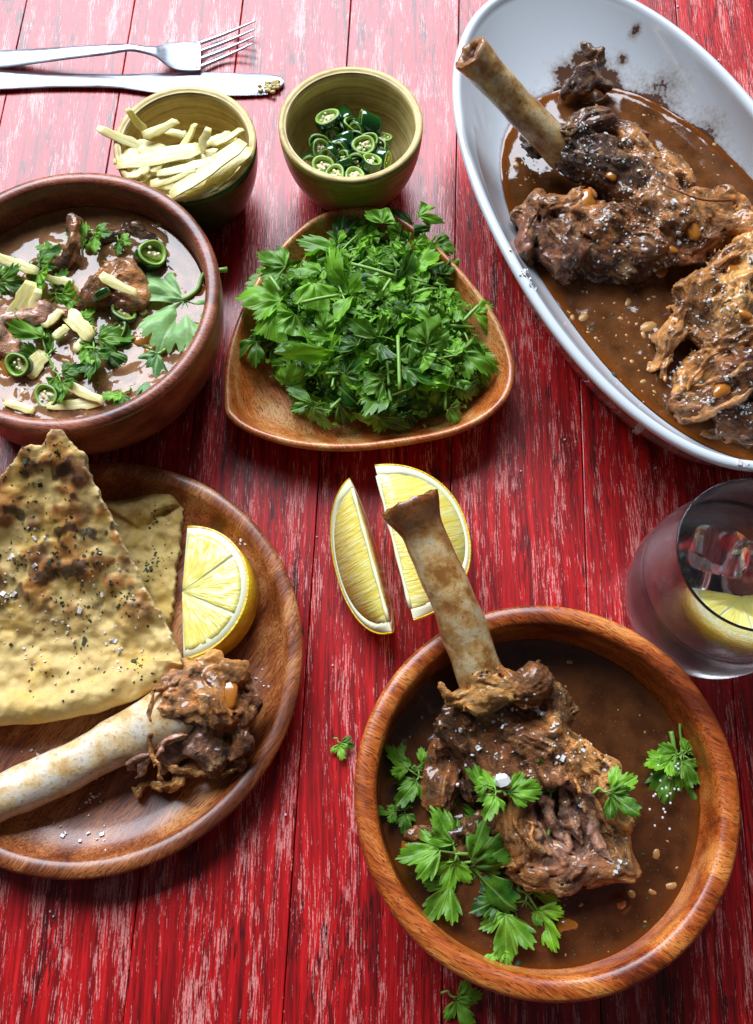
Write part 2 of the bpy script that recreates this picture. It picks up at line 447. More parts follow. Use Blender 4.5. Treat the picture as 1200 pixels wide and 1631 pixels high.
def ginger_mat():
    m = Mat('cut ginger'); s = m.noise(1, 3, m.map((.8, 7, 7)), .6); b = m.noise(1.1, 2)
    c = m.ramp(s, [(.3, lin(222, 204, 120)), (.55, lin(238, 226, 158)), (.75, lin(246, 240, 196))])
    c = m.mix(m.ramp(b, [(.5, 0.), (.75, .4)]), c, lin(222, 190, 92))
    m.p(Base_Color=c, Roughness=.33, Subsurface_Weight=.35, Subsurface_Scale=.004, Subsurface_Radius=(1, .85, .4), Normal=m.bump(s, .4, .0008)); return m.m
def glass_mat(name, ior=1.47, fog=False, col=(1, 1, 1)):
    m = Mat(name)
    r = 0.0
    if fog:
        sep = m.n('SeparateXYZ', {0: m.co}); hz = m.ramp(m.math('DIVIDE', sep.outputs[2], 10.), [(.1, 1.), (.62, .9), (.93, .6), (1., 0.)])
        r = m.math('MULTIPLY', m.math('MULTIPLY', m.ramp(m.noise(.7, 3), [(.35, .0), (.6, 1.)]), hz), .03)
        m.p(Normal=m.bump(m.math('MULTIPLY', m.ramp(m.noise(9, 2), [(.5, 0.), (.62, 1.)]), hz), .12, .0005))
    m.p(Base_Color=col, Roughness=r, IOR=ior, Transmission_Weight=1.)
    if fog:
        df = m.n('BsdfDiffuse', {0: (.8, .74, .82)}); fr = m.math('MULTIPLY', m.math('MULTIPLY', m.ramp(m.noise(.8, 4), [(.3, .35), (.65, 1.)]), hz), .035)
        mx = m.n('MixShader', {0: fr, 1: m.b.outputs[0], 2: df.outputs[0]}); m.t.links.new(mx.outputs[0], m.out.inputs[0])
    return m.m
M = {}
M['plank'] = plank_mat()
M['acacia'] = wood_mat('acacia wood', lin(112, 42, 10), lin(184, 88, 28), lin(228, 142, 66), rot=(0, 0, .5), contrast=.85)
M['darkwood'] = wood_mat('red brown wood', lin(84, 36, 22), lin(140, 72, 48), lin(176, 104, 74), rot=(0, 0, .3), band=.4, contrast=.85)
M['platewood'] = wood_mat('plate wood', lin(96, 42, 16), lin(152, 82, 38), lin(198, 134, 78), rot=(0, 0, 2.2), band=.5, contrast=.8)
M['leafwood'] = wood_mat('banded acacia', lin(142, 66, 20), lin(196, 108, 46), lin(214, 160, 96), rot=(0, 0, 1.05), band=.55, coat=.45, contrast=.9)
M['flesh'] = flesh_mat(); M['bone'] = bone_mat('roasted bone', lin(150, 98, 44), lin(206, 164, 100), lin(234, 214, 166), .9); M['bonewhite'] = bone_mat('boiled bone', lin(214, 172, 112), lin(234, 208, 162), lin(244, 234, 212), .15)
M['marrow'] = simple('dark marrow', lin(52, 22, 14), .3)
M['sauce'] = sauce_mat('brown gravy', lin(78, 43, 20), lin(96, 48, 12), .13)
M['sauce2'] = sauce_mat('lighter gravy', lin(92, 54, 26), lin(112, 56, 10), .06)
M['sauce3'] = sauce_mat('cloudy gravy', lin(138, 98, 66), lin(140, 84, 30), .05)
M['leaf'] = leaf_mat('coriander', lin(22, 72, 6), lin(136, 198, 48), lin(180, 215, 110))
M['leafpale'] = leaf_mat('pale coriander', lin(84, 140, 68), lin(146, 192, 116), lin(210, 228, 180))
M['stem'] = simple('coriander stem', lin(128, 172, 72), .35, Subsurface_Weight=.2, Subsurface_Scale=.002)
M['bread'] = bread_mat(); M['pulp'] = lemon_flesh_mat(); M['peel'] = peel_mat()
M['pith'] = simple('lemon pith', lin(232, 228, 190), .5, Subsurface_Weight=.3, Subsurface_Scale=.004)
M['membrane'] = simple('lemon membrane', lin(246, 240, 196), .3, Subsurface_Weight=.3, Subsurface_Scale=.003)
M['bamboo'] = bamboo_mat('pale coiled bamboo', lin(166, 138, 74), lin(206, 184, 116), lin(226, 210, 148))
M['olive'] = bamboo_mat('olive lacquer', lin(112, 94, 36), lin(142, 122, 50), lin(168, 146, 70), .35)
M['green'] = bamboo_mat('dark green lacquer', lin(18, 40, 10), lin(34, 66, 16), lin(50, 84, 24), .3)
M['steel'] = steel_mat(); M['ceramic'] = ceramic_mat(); M['ginger'] = ginger_mat()
M['salt'] = simple('salt flake', lin(242, 240, 236), .2, Transmission_Weight=.12, IOR=1.5, Subsurface_Weight=.3, Subsurface_Scale=.001)
M['chiliskin'] = simple('chilli skin', lin(18, 66, 18), .14, Coat_Weight=.8, Coat_Roughness=.06)
M['chiliflesh'] = simple('chilli flesh', lin(150, 184, 84), .3, Subsurface_Weight=.3, Subsurface_Scale=.002)
M['seed'] = simple('chilli seed', lin(238, 226, 178), .35)
M['herb'] = simple('dried herb', lin(44, 58, 18), .7)
M['crumb'] = simple('onion crumb', lin(172, 126, 70), .35)
M['onion'] = simple('soft onion', lin(176, 110, 34), .22, Subsurface_Weight=.5, Subsurface_Scale=.004, Coat_Weight=.6, Coat_Roughness=.05)
M['glass'] = glass_mat('clear glass', fog=True); M['water'] = glass_mat('water', 1.33); M['ice'] = glass_mat('ice', 1.31)
M['gap'] = simple('dark gap', lin(20, 6, 8), .8)

# ------------------------------------------------------------------ table top of red planks
YAW = R(-2.4)
def pl(x, y): return (x*math.cos(YAW)-y*math.sin(YAW), x*math.sin(YAW)+y*math.cos(YAW))
base = thing('tabletop', 'red plank tabletop under the whole meal', 'table')
del base['category']; base['kind'] = 'structure'; base['label'] = 'worn red plank tabletop with pale streaks and dark seams'
q = [pl(-60, -30), pl(70, -30), pl(70, 90), pl(-60, 90)]
mk('underlay', [(x, y, -1.6) for x, y in q], [(0, 1, 2, 3)], M['gap'], base, False)
WP = 7.4
edges = [-11.53+WP*k for k in range(-4, 8)]
joints = {0: 37.5, 3: 62, 2: -16, 5: 71, 6: -20}
for k in range(len(edges)-1):
    x0, x1 = edges[k]+.022, edges[k+1]-.022
    ys = [-28, joints.get(k, 84), 84] if k in joints else [-28, 84]
    for y0, y1 in zip(ys[:-1], ys[1:]):
        y1 -= .04; b = .05
        ring = lambda i, z: [(*pl(x, y), z) for x, y in ((x0+i, y0+i), (x1-i, y0+i), (x1-i, y1-i), (x0+i, y1-i))]
        V = ring(0, -1.5)+ring(0, -b)+ring(b*.3, -b*.3)+ring(b, 0)
        F = [(a+4*j, (a+1) % 4+4*j, (a+1) % 4+4*j+4, a+4*j+4) for j in range(3) for a in range(4)]+[(12, 13, 14, 15)]
        mk('plank', V, F, M['plank'], base, False)

# ------------------------------------------------------------------ wooden bowls, plate
def wooden_bowl(name, label, c, Rr, H, rb, th, mat, sag=1.0):
    t = thing(name, label, 'bowl', (c[0], c[1], 0))
    pr = [(0, .35), (rb*.9, .35)]
    pr = [(0, .0), (rb, .0), (rb+.25, .08)]
    for a in np.linspace(0, 1, 14)[1:]:
        r = rb+.25+(Rr-rb-.25)*math.sin(a*math.pi/2)**.85*1.0; z = .08+(H-.45)*a**1.9
        pr.append((min(r, Rr), z))
    pr += [(Rr+.02, H-.3), (Rr-.03, H-.1), (Rr-.16, H), (Rr-th*.5, H+.05), (Rr-th+.15, H), (Rr-th, H-.15)]
    for a in np.linspace(1, 0, 14)[1:]:
        r = rb-.3+(Rr-th-.02-rb+.3)*math.sin(a*math.pi/2)**.8; z = .8+(H-1.1)*a**1.9
        pr.append((max(r, 0.0), z))
    pr.append((0, .8))
    V, F = lathe(pr, 128, c, .003)
    mk('bowl_shell', V, F, mat, t, hit=name+label[:6]); return t
BR = (7.54, 4.12); LB = (-16.4, 29.6); PLC = (-14.39, 11.12)
wooden_bowl('wooden_bowl', 'orange brown wooden bowl at lower right holding a shank with tall bone', BR, 8.5, 6.2, 5.0, .95, M['acacia'])
wooden_bowl('wooden_bowl', 'dark reddish wooden bowl of curry at the left edge', LB, 8.05, 6.2, 5.0, .78, M['darkwood'])
t = thing('wooden_plate', 'round wooden plate holding flatbread, lemon slice and picked shank bone', 'plate', (*PLC, 0))
pr = [(0, 0), (7.6, 0), (8.6, .25), (9.6, .95), (10.02, 1.5), (10.09, 1.72), (10.0, 1.83), (9.75, 1.87), (9.4, 1.84), (9.28, 1.74), (9.1, 1.4), (8.6, .98), (7.8, .72), (6.5, .62), (3, .6), (0, .6)]
pr = [(a*1.058, b*1.04) for a, b in pr]; V, F = lathe(pr, 128, PLC)
mk('plate_body', V, F, M['platewood'], t, hit='plate')

# ------------------------------------------------------------------ bamboo bowls
def small_bowl(label, c, Rr, H, coat):
    t = thing('bamboo_bowl', label, 'bowl', (c[0], c[1], 0))
    o = []; i = []
    for a in np.linspace(0, 1, 16):
        o.append((1.9+(Rr-1.9)*math.sin(a*math.pi/2)**.9, H*a**1.6))
        i.append((.1+(Rr-.42-.1)*math.sin(a*math.pi/2)**.62, .45+(H-.45)*a**1.9))
    V, F = lathe([(0, 0)]+o+[(Rr-.08, H+.01)], 96, c); mk('outer_lacquer', V, F, coat, t)
    V, F = lathe([(Rr-.01, H-.02), (Rr-.02, H+.05), (Rr-.14, H+.10), (Rr-.3, H+.08), (Rr-.4, H-.02)]+i[::-1]+[(0, .45)], 96, c)
    mk('inner_lining', V, F, M['bamboo'], t, hit=label)
CB = (-1.5, 41.75); GB = (-11.05, 40.35)
small_bowl('small pale bamboo bowl with olive outside holding chopped green chillies', CB, 4.22, 5.3, M['olive'])
small_bowl('small bamboo bowl with dark green outside holding ginger strips', GB, 4.12, 5.3, M['green'])

# ------------------------------------------------------------------ three cornered dish
out = [(357, 640), (362, 560), (392, 475), (437, 402), (498, 347), (560, 328), (622, 337), (684, 378), (745, 440), (794, 508), (819, 575), (815, 622), (786, 658), (730, 688), (650, 706), (560, 716), (478, 711), (408, 692), (368, 668)]
TZ = 2.7
rimp = cspline([P(u, v, TZ) for u, v in out], 120); cen = rimp.mean(0); cen[2] = 0
t = thing('triangular_dish', 'three cornered wooden dish heaped with chopped coriander', 'dish', cen)
def tri(s, z, dz=0):
    r = rimp.copy(); r[:, :2] = cen[:2]+(rimp[:, :2]-cen[:2])*s; r[:, 2] = z; return r
def ins(d, z):
    r = rimp.copy(); dd = rimp[:, :2]-cen[:2]; L = np.linalg.norm(dd, axis=1)[:, None]; r[:, :2] = cen[:2]+dd*(L-d)/L; r[:, 2] = z; return r
rings = [tri(.55, 0), tri(.72, .25), tri(.87, 1.1), tri(.96, 1.95), ins(.02, TZ-.3), ins(0, TZ-.12), ins(.06, TZ), ins(.2, TZ+.05), ins(.36, TZ), ins(.45, TZ-.16), tri(.88, 1.75), tri(.78, 1.1), tri(.6, .72), tri(.35, .6), tri(.05, .58)]
V, F = loft(rings, True); mk('dish_body', V, F, M['leafwood'], t, hit='tri')

# ------------------------------------------------------------------ white oval dish
DR = dict(c=(15.17, 35.92), a=17.15, b=9.01, th=-1.19, n=2.15)
DS = dict(c=(17.06, 34.0), a=13.64, b=7.39, th=-1.07, n=2.3)
DB = dict(c=(16.2, 34.8), a=13.4, b=7.3, th=-1.13, n=2.2)
def sup(d, n=200, inset=0):
    ph = np.arange(n)*2*np.pi/n; c, s = np.cos(ph), np.sin(ph); e = 2/d['n']
    u = (d['a']-inset)*np.sign(c)*np.abs(c)**e; v = (d['b']-inset)*np.sign(s)*np.abs(s)**e; C, S = math.cos(d['th']), math.sin(d['th'])
    return np.stack([d['c'][0]+u*C-v*S, d['c'][1]+u*S+v*C], 1)
def lvl(a, b, f, z, ia=0, ib=0):
    q = sup(a, inset=ia)*(1-f)+sup(b, inset=ib)*f; return np.c_[q, np.full(len(q), z)]
HD = 6.0
rings = [lvl(DB, DR, 0, 0, .3), lvl(DB, DR, 0, .15, .05), lvl(DB, DR, .25, 1.6), lvl(DB, DR, .55, 3.3), lvl(DB, DR, .85, 5), lvl(DB, DR, 1, 5.6, 0, .05), lvl(DB, DR, 1, HD-.12), lvl(DB, DR, 1, HD, 0, .12), lvl(DB, DR, 1, HD+.04, 0, .32), lvl(DB, DR, 1, HD-.03, 0, .5), lvl(DB, DR, 1, HD-.2, 0, .6)]
for f in np.linspace(.95, 0, 22): rings.append(lvl(DS, DR, f, 3+(HD-.2-3)*f**1.15, 0, .62*f+.0))
for s in (.4, 1.2, 2.4, 4.2, 6.5): rings.append(lvl(DS, DR, 0, 3-2.2*min(1, s/2.4)**.7, s))
V, F = loft(rings, True)
n_in = 11*200
st_ = np.zeros(len(V))
ctr = np.array(DS['c'])
ang = np.degrees(np.arctan2(V[:, 1]-ctr[1], V[:, 0]-ctr[0]))  # 90 = far side
hgt = np.clip((V[:, 2]-3)/(HD-3.2), 0, 1)
far = np.clip(1-np.abs(ang-72)/75, 0, 1)
st_ = np.clip(far*1.6, 0, 1)*np.clip(1-hgt/(.2+.5*far), 0, 1)*.36+.5*np.exp(-(hgt/.03)**2)
def splash(u, v, z, r):
    p = P(u, v, z); return np.exp(-(((V[:, 0]-p[0])**2+(V[:, 1]-p[1])**2)/(r*r)))
for (u, v, z, r, a) in [(948, 105, 4.5, 1.5, 1.1), (1012, 45, 5.2, .35, 1.2), (998, 75, 4.8, .3, 1.), (985, 100, 4.5, .35, 1.), (930, 65, 5, .5, .8), (900, 90, 4.6, .7, .7), (1060, 130, 4.2, 1.3, .6), (1130, 200, 4, 1.1, .55), (840, 140, 4.3, .9, .55)]:
    st_ += a*splash(u, v, z, r)
st_[:n_in] = 0; st_[V[:, 2] < 2.6] = .3
t = thing('oval_dish', 'deep white oval ceramic dish of braised shanks in gravy', 'dish', (15.2, 35.9, 0))
mk('dish_body', V, F, M['ceramic'], t, attrs={'stain': np.clip(st_, 0, 1)}, hit='oval')

# ------------------------------------------------------------------ gravies
def pool(name, label, outline, z, mat, hit, rip=.03, seed=0, org=None):
    """liquid with a faint swell and a raised rim where it wets the wall"""
    o = np.array(outline); c = o.mean(0); n = len(o); V = []; E = []
    S = np.concatenate([np.linspace(0.02, .9, 62), [.93, .955, .975, .99, 1.0]])
    for s in S:
        p = c+(o-c)*s; V.append(np.c_[p, np.full(n, z)]); E.append(np.full(n, np.clip((s-.93)/.06, 0, 1)))
    V = np.concatenate(V); E = np.concatenate(E)
    V[:, 2] += rip*fbm(V*.5+seed, 3)+.07*E**2
    F = [(j*n+i, j*n+(i+1) % n, (j+1)*n+(i+1) % n, (j+1)*n+i) for j in range(len(S)-1) for i in range(n)]+[tuple(range(n))[::-1]]
    ob = mk(name, V, F, mat, attrs={'edge': E}, org=(c[0], c[1], z), hit=hit)
    return tag(ob, label, 'gravy')
ci = lambda c, r, n=240: [(c[0]+r*math.cos(a), c[1]+r*math.sin(a)) for a in np.arange(n)*2*np.pi/n]
SZ = 3.8; LZ = 4.2; DZ = 3.0
pool('gravy', 'brown gravy pooled around the shank in the lower right bowl', ci(BR, 7.38), SZ, M['sauce'], 's1', .02, 3)
pool('gravy', 'glossy gravy filling the dark wooden bowl at left', ci(LB, 7.1), LZ, M['sauce3'], 's2', .02, 8)
pool('gravy', 'brown gravy filling the white oval dish', sup(DS), DZ, M['sauce2'], 's3', .03, 12)

# ------------------------------------------------------------------ lamb shanks
C_BR = lin(122, 76, 42); C_DK = lin(72, 42, 22); C_TAN = lin(172, 120, 66); C_FAT = lin(204, 154, 90); C_RED = lin(104, 60, 36); C_PK = lin(168, 128, 112); C_BK = lin(62, 37, 22); C_OR = lin(150, 96, 42)
def Z(u, v, z): return P(u, v, z)
def bone(t, pts, rad, stain, n=40, hit=None, cut=True, seed=0, flat=.92, bm='bone'):
    c = spline(pts, n); s = np.linspace(0, 1, n); rr = np.interp(s, *zip(*rad)); V, F = tube(c, rr, 36, False, flat, .09, seed, .6)
    a = np.repeat(np.interp(s, *zip(*stain)), 36)
    if cut:   # ragged sawn edge
        d_, _, _ = frame(c[-1]-c[-2]); aa = np.arange(36)*2*np.pi/36; jg = .07*np.sin(3*aa+seed)+.05*np.sin(7*aa+2*seed)+.04*np.sin(13*aa)
        for q in range(1, 5): V[(n-q)*36:(n-q+1)*36] += np.outer(jg*(1-.22*(q-1)), d_)
    d, _, _ = frame(c[-1]-c[-2]); rings = V.reshape(n, 36, 3); last = rings[-1]
    if cut:   # sawn end: wall of the bone, then the hollow
        cc = last.mean(0); th = np.arange(36)*2*np.pi/36; jag = (.05*np.sin(5*th+seed)+.04*np.sin(11*th))[:, None]
        extra = [last+d*.03+(cc-last)*.06, cc+(last-cc)*(.66+jag)+d*.03, cc+(last-cc)*(.6+jag)-d*.5]
        V = np.concatenate([V]+extra); k0 = n-1
        F = list(F)+[(((k0+j)*36+i), (k0+j)*36+(i+1) % 36, (k0+j+1)*36+(i+1) % 36, (k0+j+1)*36+i) for j in range(3) for i in range(36)]
        a = np.concatenate([a, np.full(36*3, .75)])
    mk('bone', V, F, M[bm], t, attrs={'stain': a}, hit=hit)
    if cut:
        B, FB = tube([cc-d*.55, cc-d*.4, cc-d*.22, cc-d*.16], np.array([.7, .66, .6, .3])*rr[-1], 20, True, flat, .3, seed, 2.)
        mk('marrow', B, FB, M['marrow'], t)
def flesh(t, name, f, h=.095, hit=None):
    V, F, c = f.mesh(h); return mk(name, V, F, M['flesh'], t, attrs={'Col': c}, hit=hit)
def lumps(t, spec, mat=None, name='onion_piece', keys=None):
    for (u, v, r, e) in spec:
        s = sight(u, v, keys)
        if not s: continue
        p = np.array(s[0]); a = rng.uniform(0, 6.28); th = np.array([math.cos(a), math.sin(a), .1])
        V, F = tube([p-th*r*e, p-th*r*e*.8, p-th*r*.3, p+th*r*.4, p+th*r*e*.8, p+th*r*e], [r*.2, r*.65, r, r*.95, r*.6, r*.15], 14, True, .5, .7, u*.1, 2.2)
        mk(name, V, F, mat or M['onion'], t)
DZB = .8
def Z(u, v, z): return P(u, v, z+DZB)
# (1) shank standing in the lower right bowl
t1 = thing('lamb_shank', 'braised lamb shank with tall bone leaning over the rim of the lower right bowl', 'lamb shank', Z(880, 1240, 3))
K1 = [
 (Z(725, 1118, 6.0), Z(790, 1105, 6.6), .55, .6, C_FAT), (Z(790, 1100, 6.2), Z(850, 1085, 6.0), .6, .75, C_BR), (Z(800, 1062, 6.6), Z(835, 1075, 6.4), .38, .42, C_OR),
 (Z(850, 1085, 5.8), Z(905, 1130, 5.2), .55, .5, C_DK), (Z(760, 1130, 4.9), Z(850, 1170, 4.6), 1.0, 1.3, C_BR),
 (Z(770, 1150, 4.6), Z(800, 1240, 3.8), 1.0, 1.3, C_BR), (Z(720, 1150, 4.0), Z(760, 1200, 3.8), .7, .9, C_DK), (Z(850, 1170, 4.4), Z(905, 1270, 3.8), 1.35, 1.9, C_BR), (Z(905, 1270, 3.6), Z(900, 1340, 3.2), 1.9, 1.9, C_PK),
 (Z(880, 1150, 5.3), Z(940, 1230, 5.0), .8, .95, C_TAN), (Z(930, 1210, 5.0), Z(975, 1300, 4.5), .85, .8, C_FAT), (Z(960, 1290, 4.3), Z(990, 1380, 4.1), .7, .55, C_TAN),
 (Z(835, 1395, 3.9), Z(985, 1385, 4.2), .72, .52, C_BR), (Z(815, 1290, 4.0), Z(835, 1385, 3.8), .85, .75, C_TAN), (Z(800, 1250, 4.3), Z(860, 1300, 4.5), .6, .6, C_BR),
 (Z(705, 1200, 3.3), Z(700, 1265, 3.2), .75, .85, C_BR), (Z(730, 1180, 3.4), Z(760, 1240, 3.6), .6, .8, C_DK), (Z(670, 1330, 2.8), Z(740, 1345, 2.9), .7, .8, C_BR), (Z(760, 1320, 3.0), Z(790, 1390, 2.9), .8, .8, C_DK)]
f1 = Flesh(K1, carve=[(Z(882, 1288, 5.1), Z(918, 1338, 5.0), .95), (Z(930, 1290, 5.5), Z(965, 1350, 5.2), .55)], k=.3, warp=.5, wf=.6, bump=.2, bf=1.15, fib=.16, seed=2, zmin=2.2)
flesh(t1, 'meat', f1, .085, 'meat1')
bone(t1, [Z(786, 1118, 5.3), Z(765, 1075, 6.1), Z(728, 970, 7.3), Z(690, 885, 8.0), Z(652, 800, 8.7)], [(0, 1.05), (.25, 1.08), (.5, 1.05), (.8, .98), (.88, 1.02), (.94, 1.22), (1., 1.38)], [(0, .2), (.3, .12), (.5, .35), (.6, .05), (.8, .3), (.9, .8), (1, 1.)], hit='bone1', seed=4)
# shreds inside the torn opening and loose strands round the collar
def strands(t, lst, mat, name='meat_strand'):
    caps = []
    for i, (pts, r) in enumerate(lst):
        c = spline([Z(*p) for p in pts], 6); rr = r*np.array([.45, 1.05, .9, 1.1, .8, .3])
        col = np.array(C_PK if mat == 'p' else C_TAN)*(.8+.1*(i % 4))
        caps += [(c[k]-[0, 0, .06], c[k+1]-[0, 0, .06], rr[k], rr[k+1], col) for k in range(5)]
    f = Flesh(caps, k=.1, warp=.22, wf=1.3, bump=.05, bf=2.5, fib=.05, ff=5., seed=len(lst)*2.3)
    V, F, c = f.mesh(.06); mk('meat_shreds', V, F, M['flesh'], t, attrs={'Col': c})['kind'] = 'stuff'
strands(t1, [([(862, 1255, 4.9), (876, 1300, 4.4), (912, 1352, 4.5)], .3), ([(900, 1250, 5.0), (905, 1300, 4.5), (930, 1345, 4.5)], .34),
  ([(942, 1250, 5.2), (946, 1310, 4.8), (968, 1372, 4.8)], .26), ([(838, 1300, 4.7), (872, 1338, 4.3), (930, 1372, 4.5)], .2)], 'p')
strands(t1, [([(815, 1300, 4.9), (840, 1340, 4.9), (880, 1362, 4.9)], .11), ([(840, 1295, 5.0), (850, 1335, 5.0), (878, 1362, 4.9)], .08), ([(703, 1088, 6.6), (712, 1103, 6.5), (730, 1118, 6.3)], .16),
  ([(915, 1225, 5.9), (925, 1270, 5.7), (937, 1310, 5.5)], .1), ([(945, 1240, 5.8), (958, 1290, 5.6), (975, 1340, 5.2)], .12)], 'f')
def Z(u, v, z): return P(u, v, z)
# (2) shank with pale bone in the white dish
t2 = thing('lamb_shank', 'dark glazed lamb shank with pale sawn bone in the white dish', 'lamb shank', Z(960, 320, 4))
K2 = [
 (Z(905, 215, 5.6), Z(955, 195, 5.6), .85, .95, C_DK), (Z(955, 200, 5.4), Z(1010, 215, 5.0), .8, .7, C_RED), (Z(905, 240, 5.0), Z(1000, 285, 5.0), 1.1, 1.5, C_BK), (Z(862, 240, 4.3), Z(835, 222, 4.0), .6, .3, C_BK),
 (Z(1000, 230, 5.0), Z(1060, 290, 4.8), .9, 1.1, C_TAN), (Z(1010, 290, 4.6), Z(1060, 350, 4.6), 1.4, 1.5, C_BR), (Z(1060, 260, 4.4), Z(1095, 285, 4.4), .7, .5, C_TAN),
 (Z(850, 330, 4.4), Z(920, 325, 5.0), .8, .75, C_OR), (Z(850, 345, 4.0), Z(838, 400, 3.7), .95, .8, C_RED), (Z(870, 350, 4.2), Z(900, 410, 3.8), 1.0, 1.3, C_RED),
 (Z(920, 340, 5.0), Z(975, 380, 4.8), .7, .75, C_OR), (Z(900, 390, 3.6), Z(1000, 425, 3.4), 1.35, 1.2, C_DK), (Z(960, 360, 4.4), Z(1040, 390, 4.2), 1.3, 1.3, C_BR),
 (Z(1040, 330, 4.9), Z(1110, 350, 4.6), 1.2, 1.0, C_TAN), (Z(1100, 320, 4.6), Z(1190, 350, 4.4), .9, .9, C_OR), (Z(1060, 400, 3.8), Z(1130, 385, 4.0), 1.1, 1.0, C_BR), (Z(1150, 350, 4.2), Z(1250, 380, 4.2), 1.1, 1.2, C_TAN)]
f2 = Flesh(K2, k=.22, warp=.55, wf=.65, bump=.2, bf=1.25, fib=.17, seed=11, zmin=1.2)
flesh(t2, 'meat', f2, .09, 'meat2')
bone(t2, [Z(900, 250, 4.6), Z(870, 215, 5.6), Z(805, 145, 7.6), Z(748, 84, 9.6)], [(0, 1.0), (.4, .98), (.8, 1.0), (1., 1.08)], [(0, .2), (.2, .02), (.45, .2), (.7, .08), (.97, .25), (1, .5)], hit='bone2', seed=9)
# (3) second shank, boneless side, lower right of the dish
t3 = thing('lamb_shank', 'paler shredded lamb shank nearest the near rim of the white dish', 'lamb shank', Z(1130, 520, 4))
K3 = [
 (Z(1060, 540, 3.2), Z(1050, 580, 3.3), .5, .4, C_TAN), (Z(1090, 500, 4.2), Z(1060, 560, 3.5), .8, .55, C_TAN), (Z(1175, 400, 4.9), Z(1110, 470, 4.9), .8, .95, C_TAN), (Z(1210, 400, 4.6), Z(1160, 500, 4.6), 1.2, 1.5, C_FAT),
 (Z(1110, 490, 4.2), Z(1160, 540, 4.0), 1.2, 1.4, C_BR), (Z(1150, 560, 4.2), Z(1220, 540, 4.2), 1.2, 1.5, C_TAN), (Z(1130, 570, 3.6), Z(1085, 610, 3.2), .8, .4, C_TAN),
 (Z(1085, 620, 3.3), Z(1140, 600, 3.9), .4, .6, C_FAT), (Z(1090, 645, 3.4), Z(1170, 630, 3.9), .7, .95, C_BR), (Z(1170, 590, 4.4), Z(1230, 600, 4.4), 1.1, 1.2, C_RED), (Z(1150, 670, 3.2), Z(1230, 680, 3.3), .8, 1.0, C_DK), (Z(1120, 690, 2.9), Z(1150, 700, 2.9), .35, .4, C_OR)]
f3 = Flesh(K3, k=.2, warp=.55, wf=.7, bump=.2, bf=1.3, fib=.2, seed=21, zmin=1.2)
flesh(t3, 'meat', f3, .09, 'meat3')
strands(t3, [([(1190, 395, 5.9), (1140, 420, 5.8), (1105, 470, 5.6)], .16), ([(1080, 520, 4.4), (1062, 560, 3.9), (1052, 600, 3.4)], .16), ([(1150, 560, 5.4), (1110, 590, 4.4), (1085, 640, 3.5)], .14), ([(1200, 620, 5.4), (1140, 655, 4.6), (1085, 668, 3.8)], .18),
  ([(1200, 575, 5.8), (1160, 600, 5.2), (1110, 612, 4.3)], .14), ([(1075, 560, 4.1), (1060, 590, 3.6), (1062, 610, 3.4)], .12)], 'f')
lumps(t3, [(1152, 620, .4, 1.8), (1185, 500, .3, 1.6), (1165, 430, .35, 1.5)])
lumps(t2, [(935, 318, .42, 1.7), (1100, 360, .5, 1.8), (1070, 395, .3, 1.4), (1052, 432, .35, 1.3), (975, 280, .28, 1.3)])
V, F = tube(spline([Z(1040, 285, 6.3), Z(1075, 302, 6.4), Z(1120, 318, 6.2), Z(1165, 319, 6.0)], 16), np.linspace(.03, .07, 16), 6)
tag(mk('herb_twig', V, F, simple('dry twig', lin(120, 62, 24), .4), org=Z(1100, 310, 6)), 'thin brown herb twig lying across the shank in the white dish', 'twig')
tm = thing('meat_scrap', 'dark scrap of meat stuck to the far wall of the white dish', 'meat scrap', Z(945, 110, 4.6))
fs = Flesh([(Z(930, 130, 4.2), Z(955, 100, 4.6), .75, .5, C_DK), (Z(955, 95, 4.8), Z(925, 62, 5.2), .35, .15, C_DK), (Z(960, 130, 4.0), Z(905, 140, 3.8), .6, .4, C_BK)], warp=.5, wf=.9, bump=.2, bf=1.6, seed=33)
flesh(tm, 'meat', fs, .1, 'scrap')

# ------------------------------------------------------------------ picked bone on the plate
t4 = thing('shank_bone', 'picked lamb bone with scraps of meat lying on the wooden plate', 'bone', Z(300, 1160, 1))
K4 = [
 (Z(285, 1120, 2.5), Z(335, 1120, 2.5), 1.35, 1.25, C_TAN), (Z(270, 1150, 2.2), Z(310, 1180, 2.2), 1.1, 1.0, C_PK), (Z(375, 1090, 2.6), Z(395, 1120, 2.4), .6, .6, C_RED),
 (Z(250, 1120, 2.6), Z(300, 1090, 3.0), .6, .8, C_PK), (Z(310, 1070, 3.2), Z(375, 1075, 3.0), .6, .75, C_TAN), (Z(345, 1090, 3.0), Z(360, 1140, 3.0), .9, 1.0, C_OR), (Z(380, 1130, 2.6), Z(385, 1185, 2.4), .7, .7, C_DK),
 (Z(320, 1150, 2.6), Z(340, 1200, 2.2), .8, .9, C_DK), (Z(300, 1180, 2.2), Z(260, 1215, 1.9), .6, .4, C_PK), (Z(290, 1230, 1.5), Z(400, 1222, 1.4), .4, .3, C_TAN), (Z(215, 1262, 1.1), Z(300, 1235, 1.4), .18, .4, C_FAT), (Z(300, 1055, 3.2), Z(345, 1050, 3.2), .35, .4, C_FAT)]
f4 = Flesh(K4, carve=[(Z(275, 1175, 3.1), Z(305, 1165, 3.1), .4)], k=.18, warp=.5, wf=.8, bump=.2, bf=1.4, fib=.1, seed=41, zmin=.62)
flesh(t4, 'meat_scrap', f4, .08, 'meat4')
bone(t4, [Z(-60, 1305, 1.75), Z(0, 1272, 1.75), Z(90, 1232, 1.8), Z(180, 1186, 2.0), Z(250, 1150, 2.2), Z(310, 1120, 2.4)], [(0, 1.12), (.25, 1.1), (.55, 1.15), (.75, 1.4), (.9, 1.55), (1, 1.1)], [(0, .1), (.3, .0), (.5, .05), (.62, .0), (1, .1)], bm='bonewhite', cut=False, hit='bone4', seed=14, flat=.9)
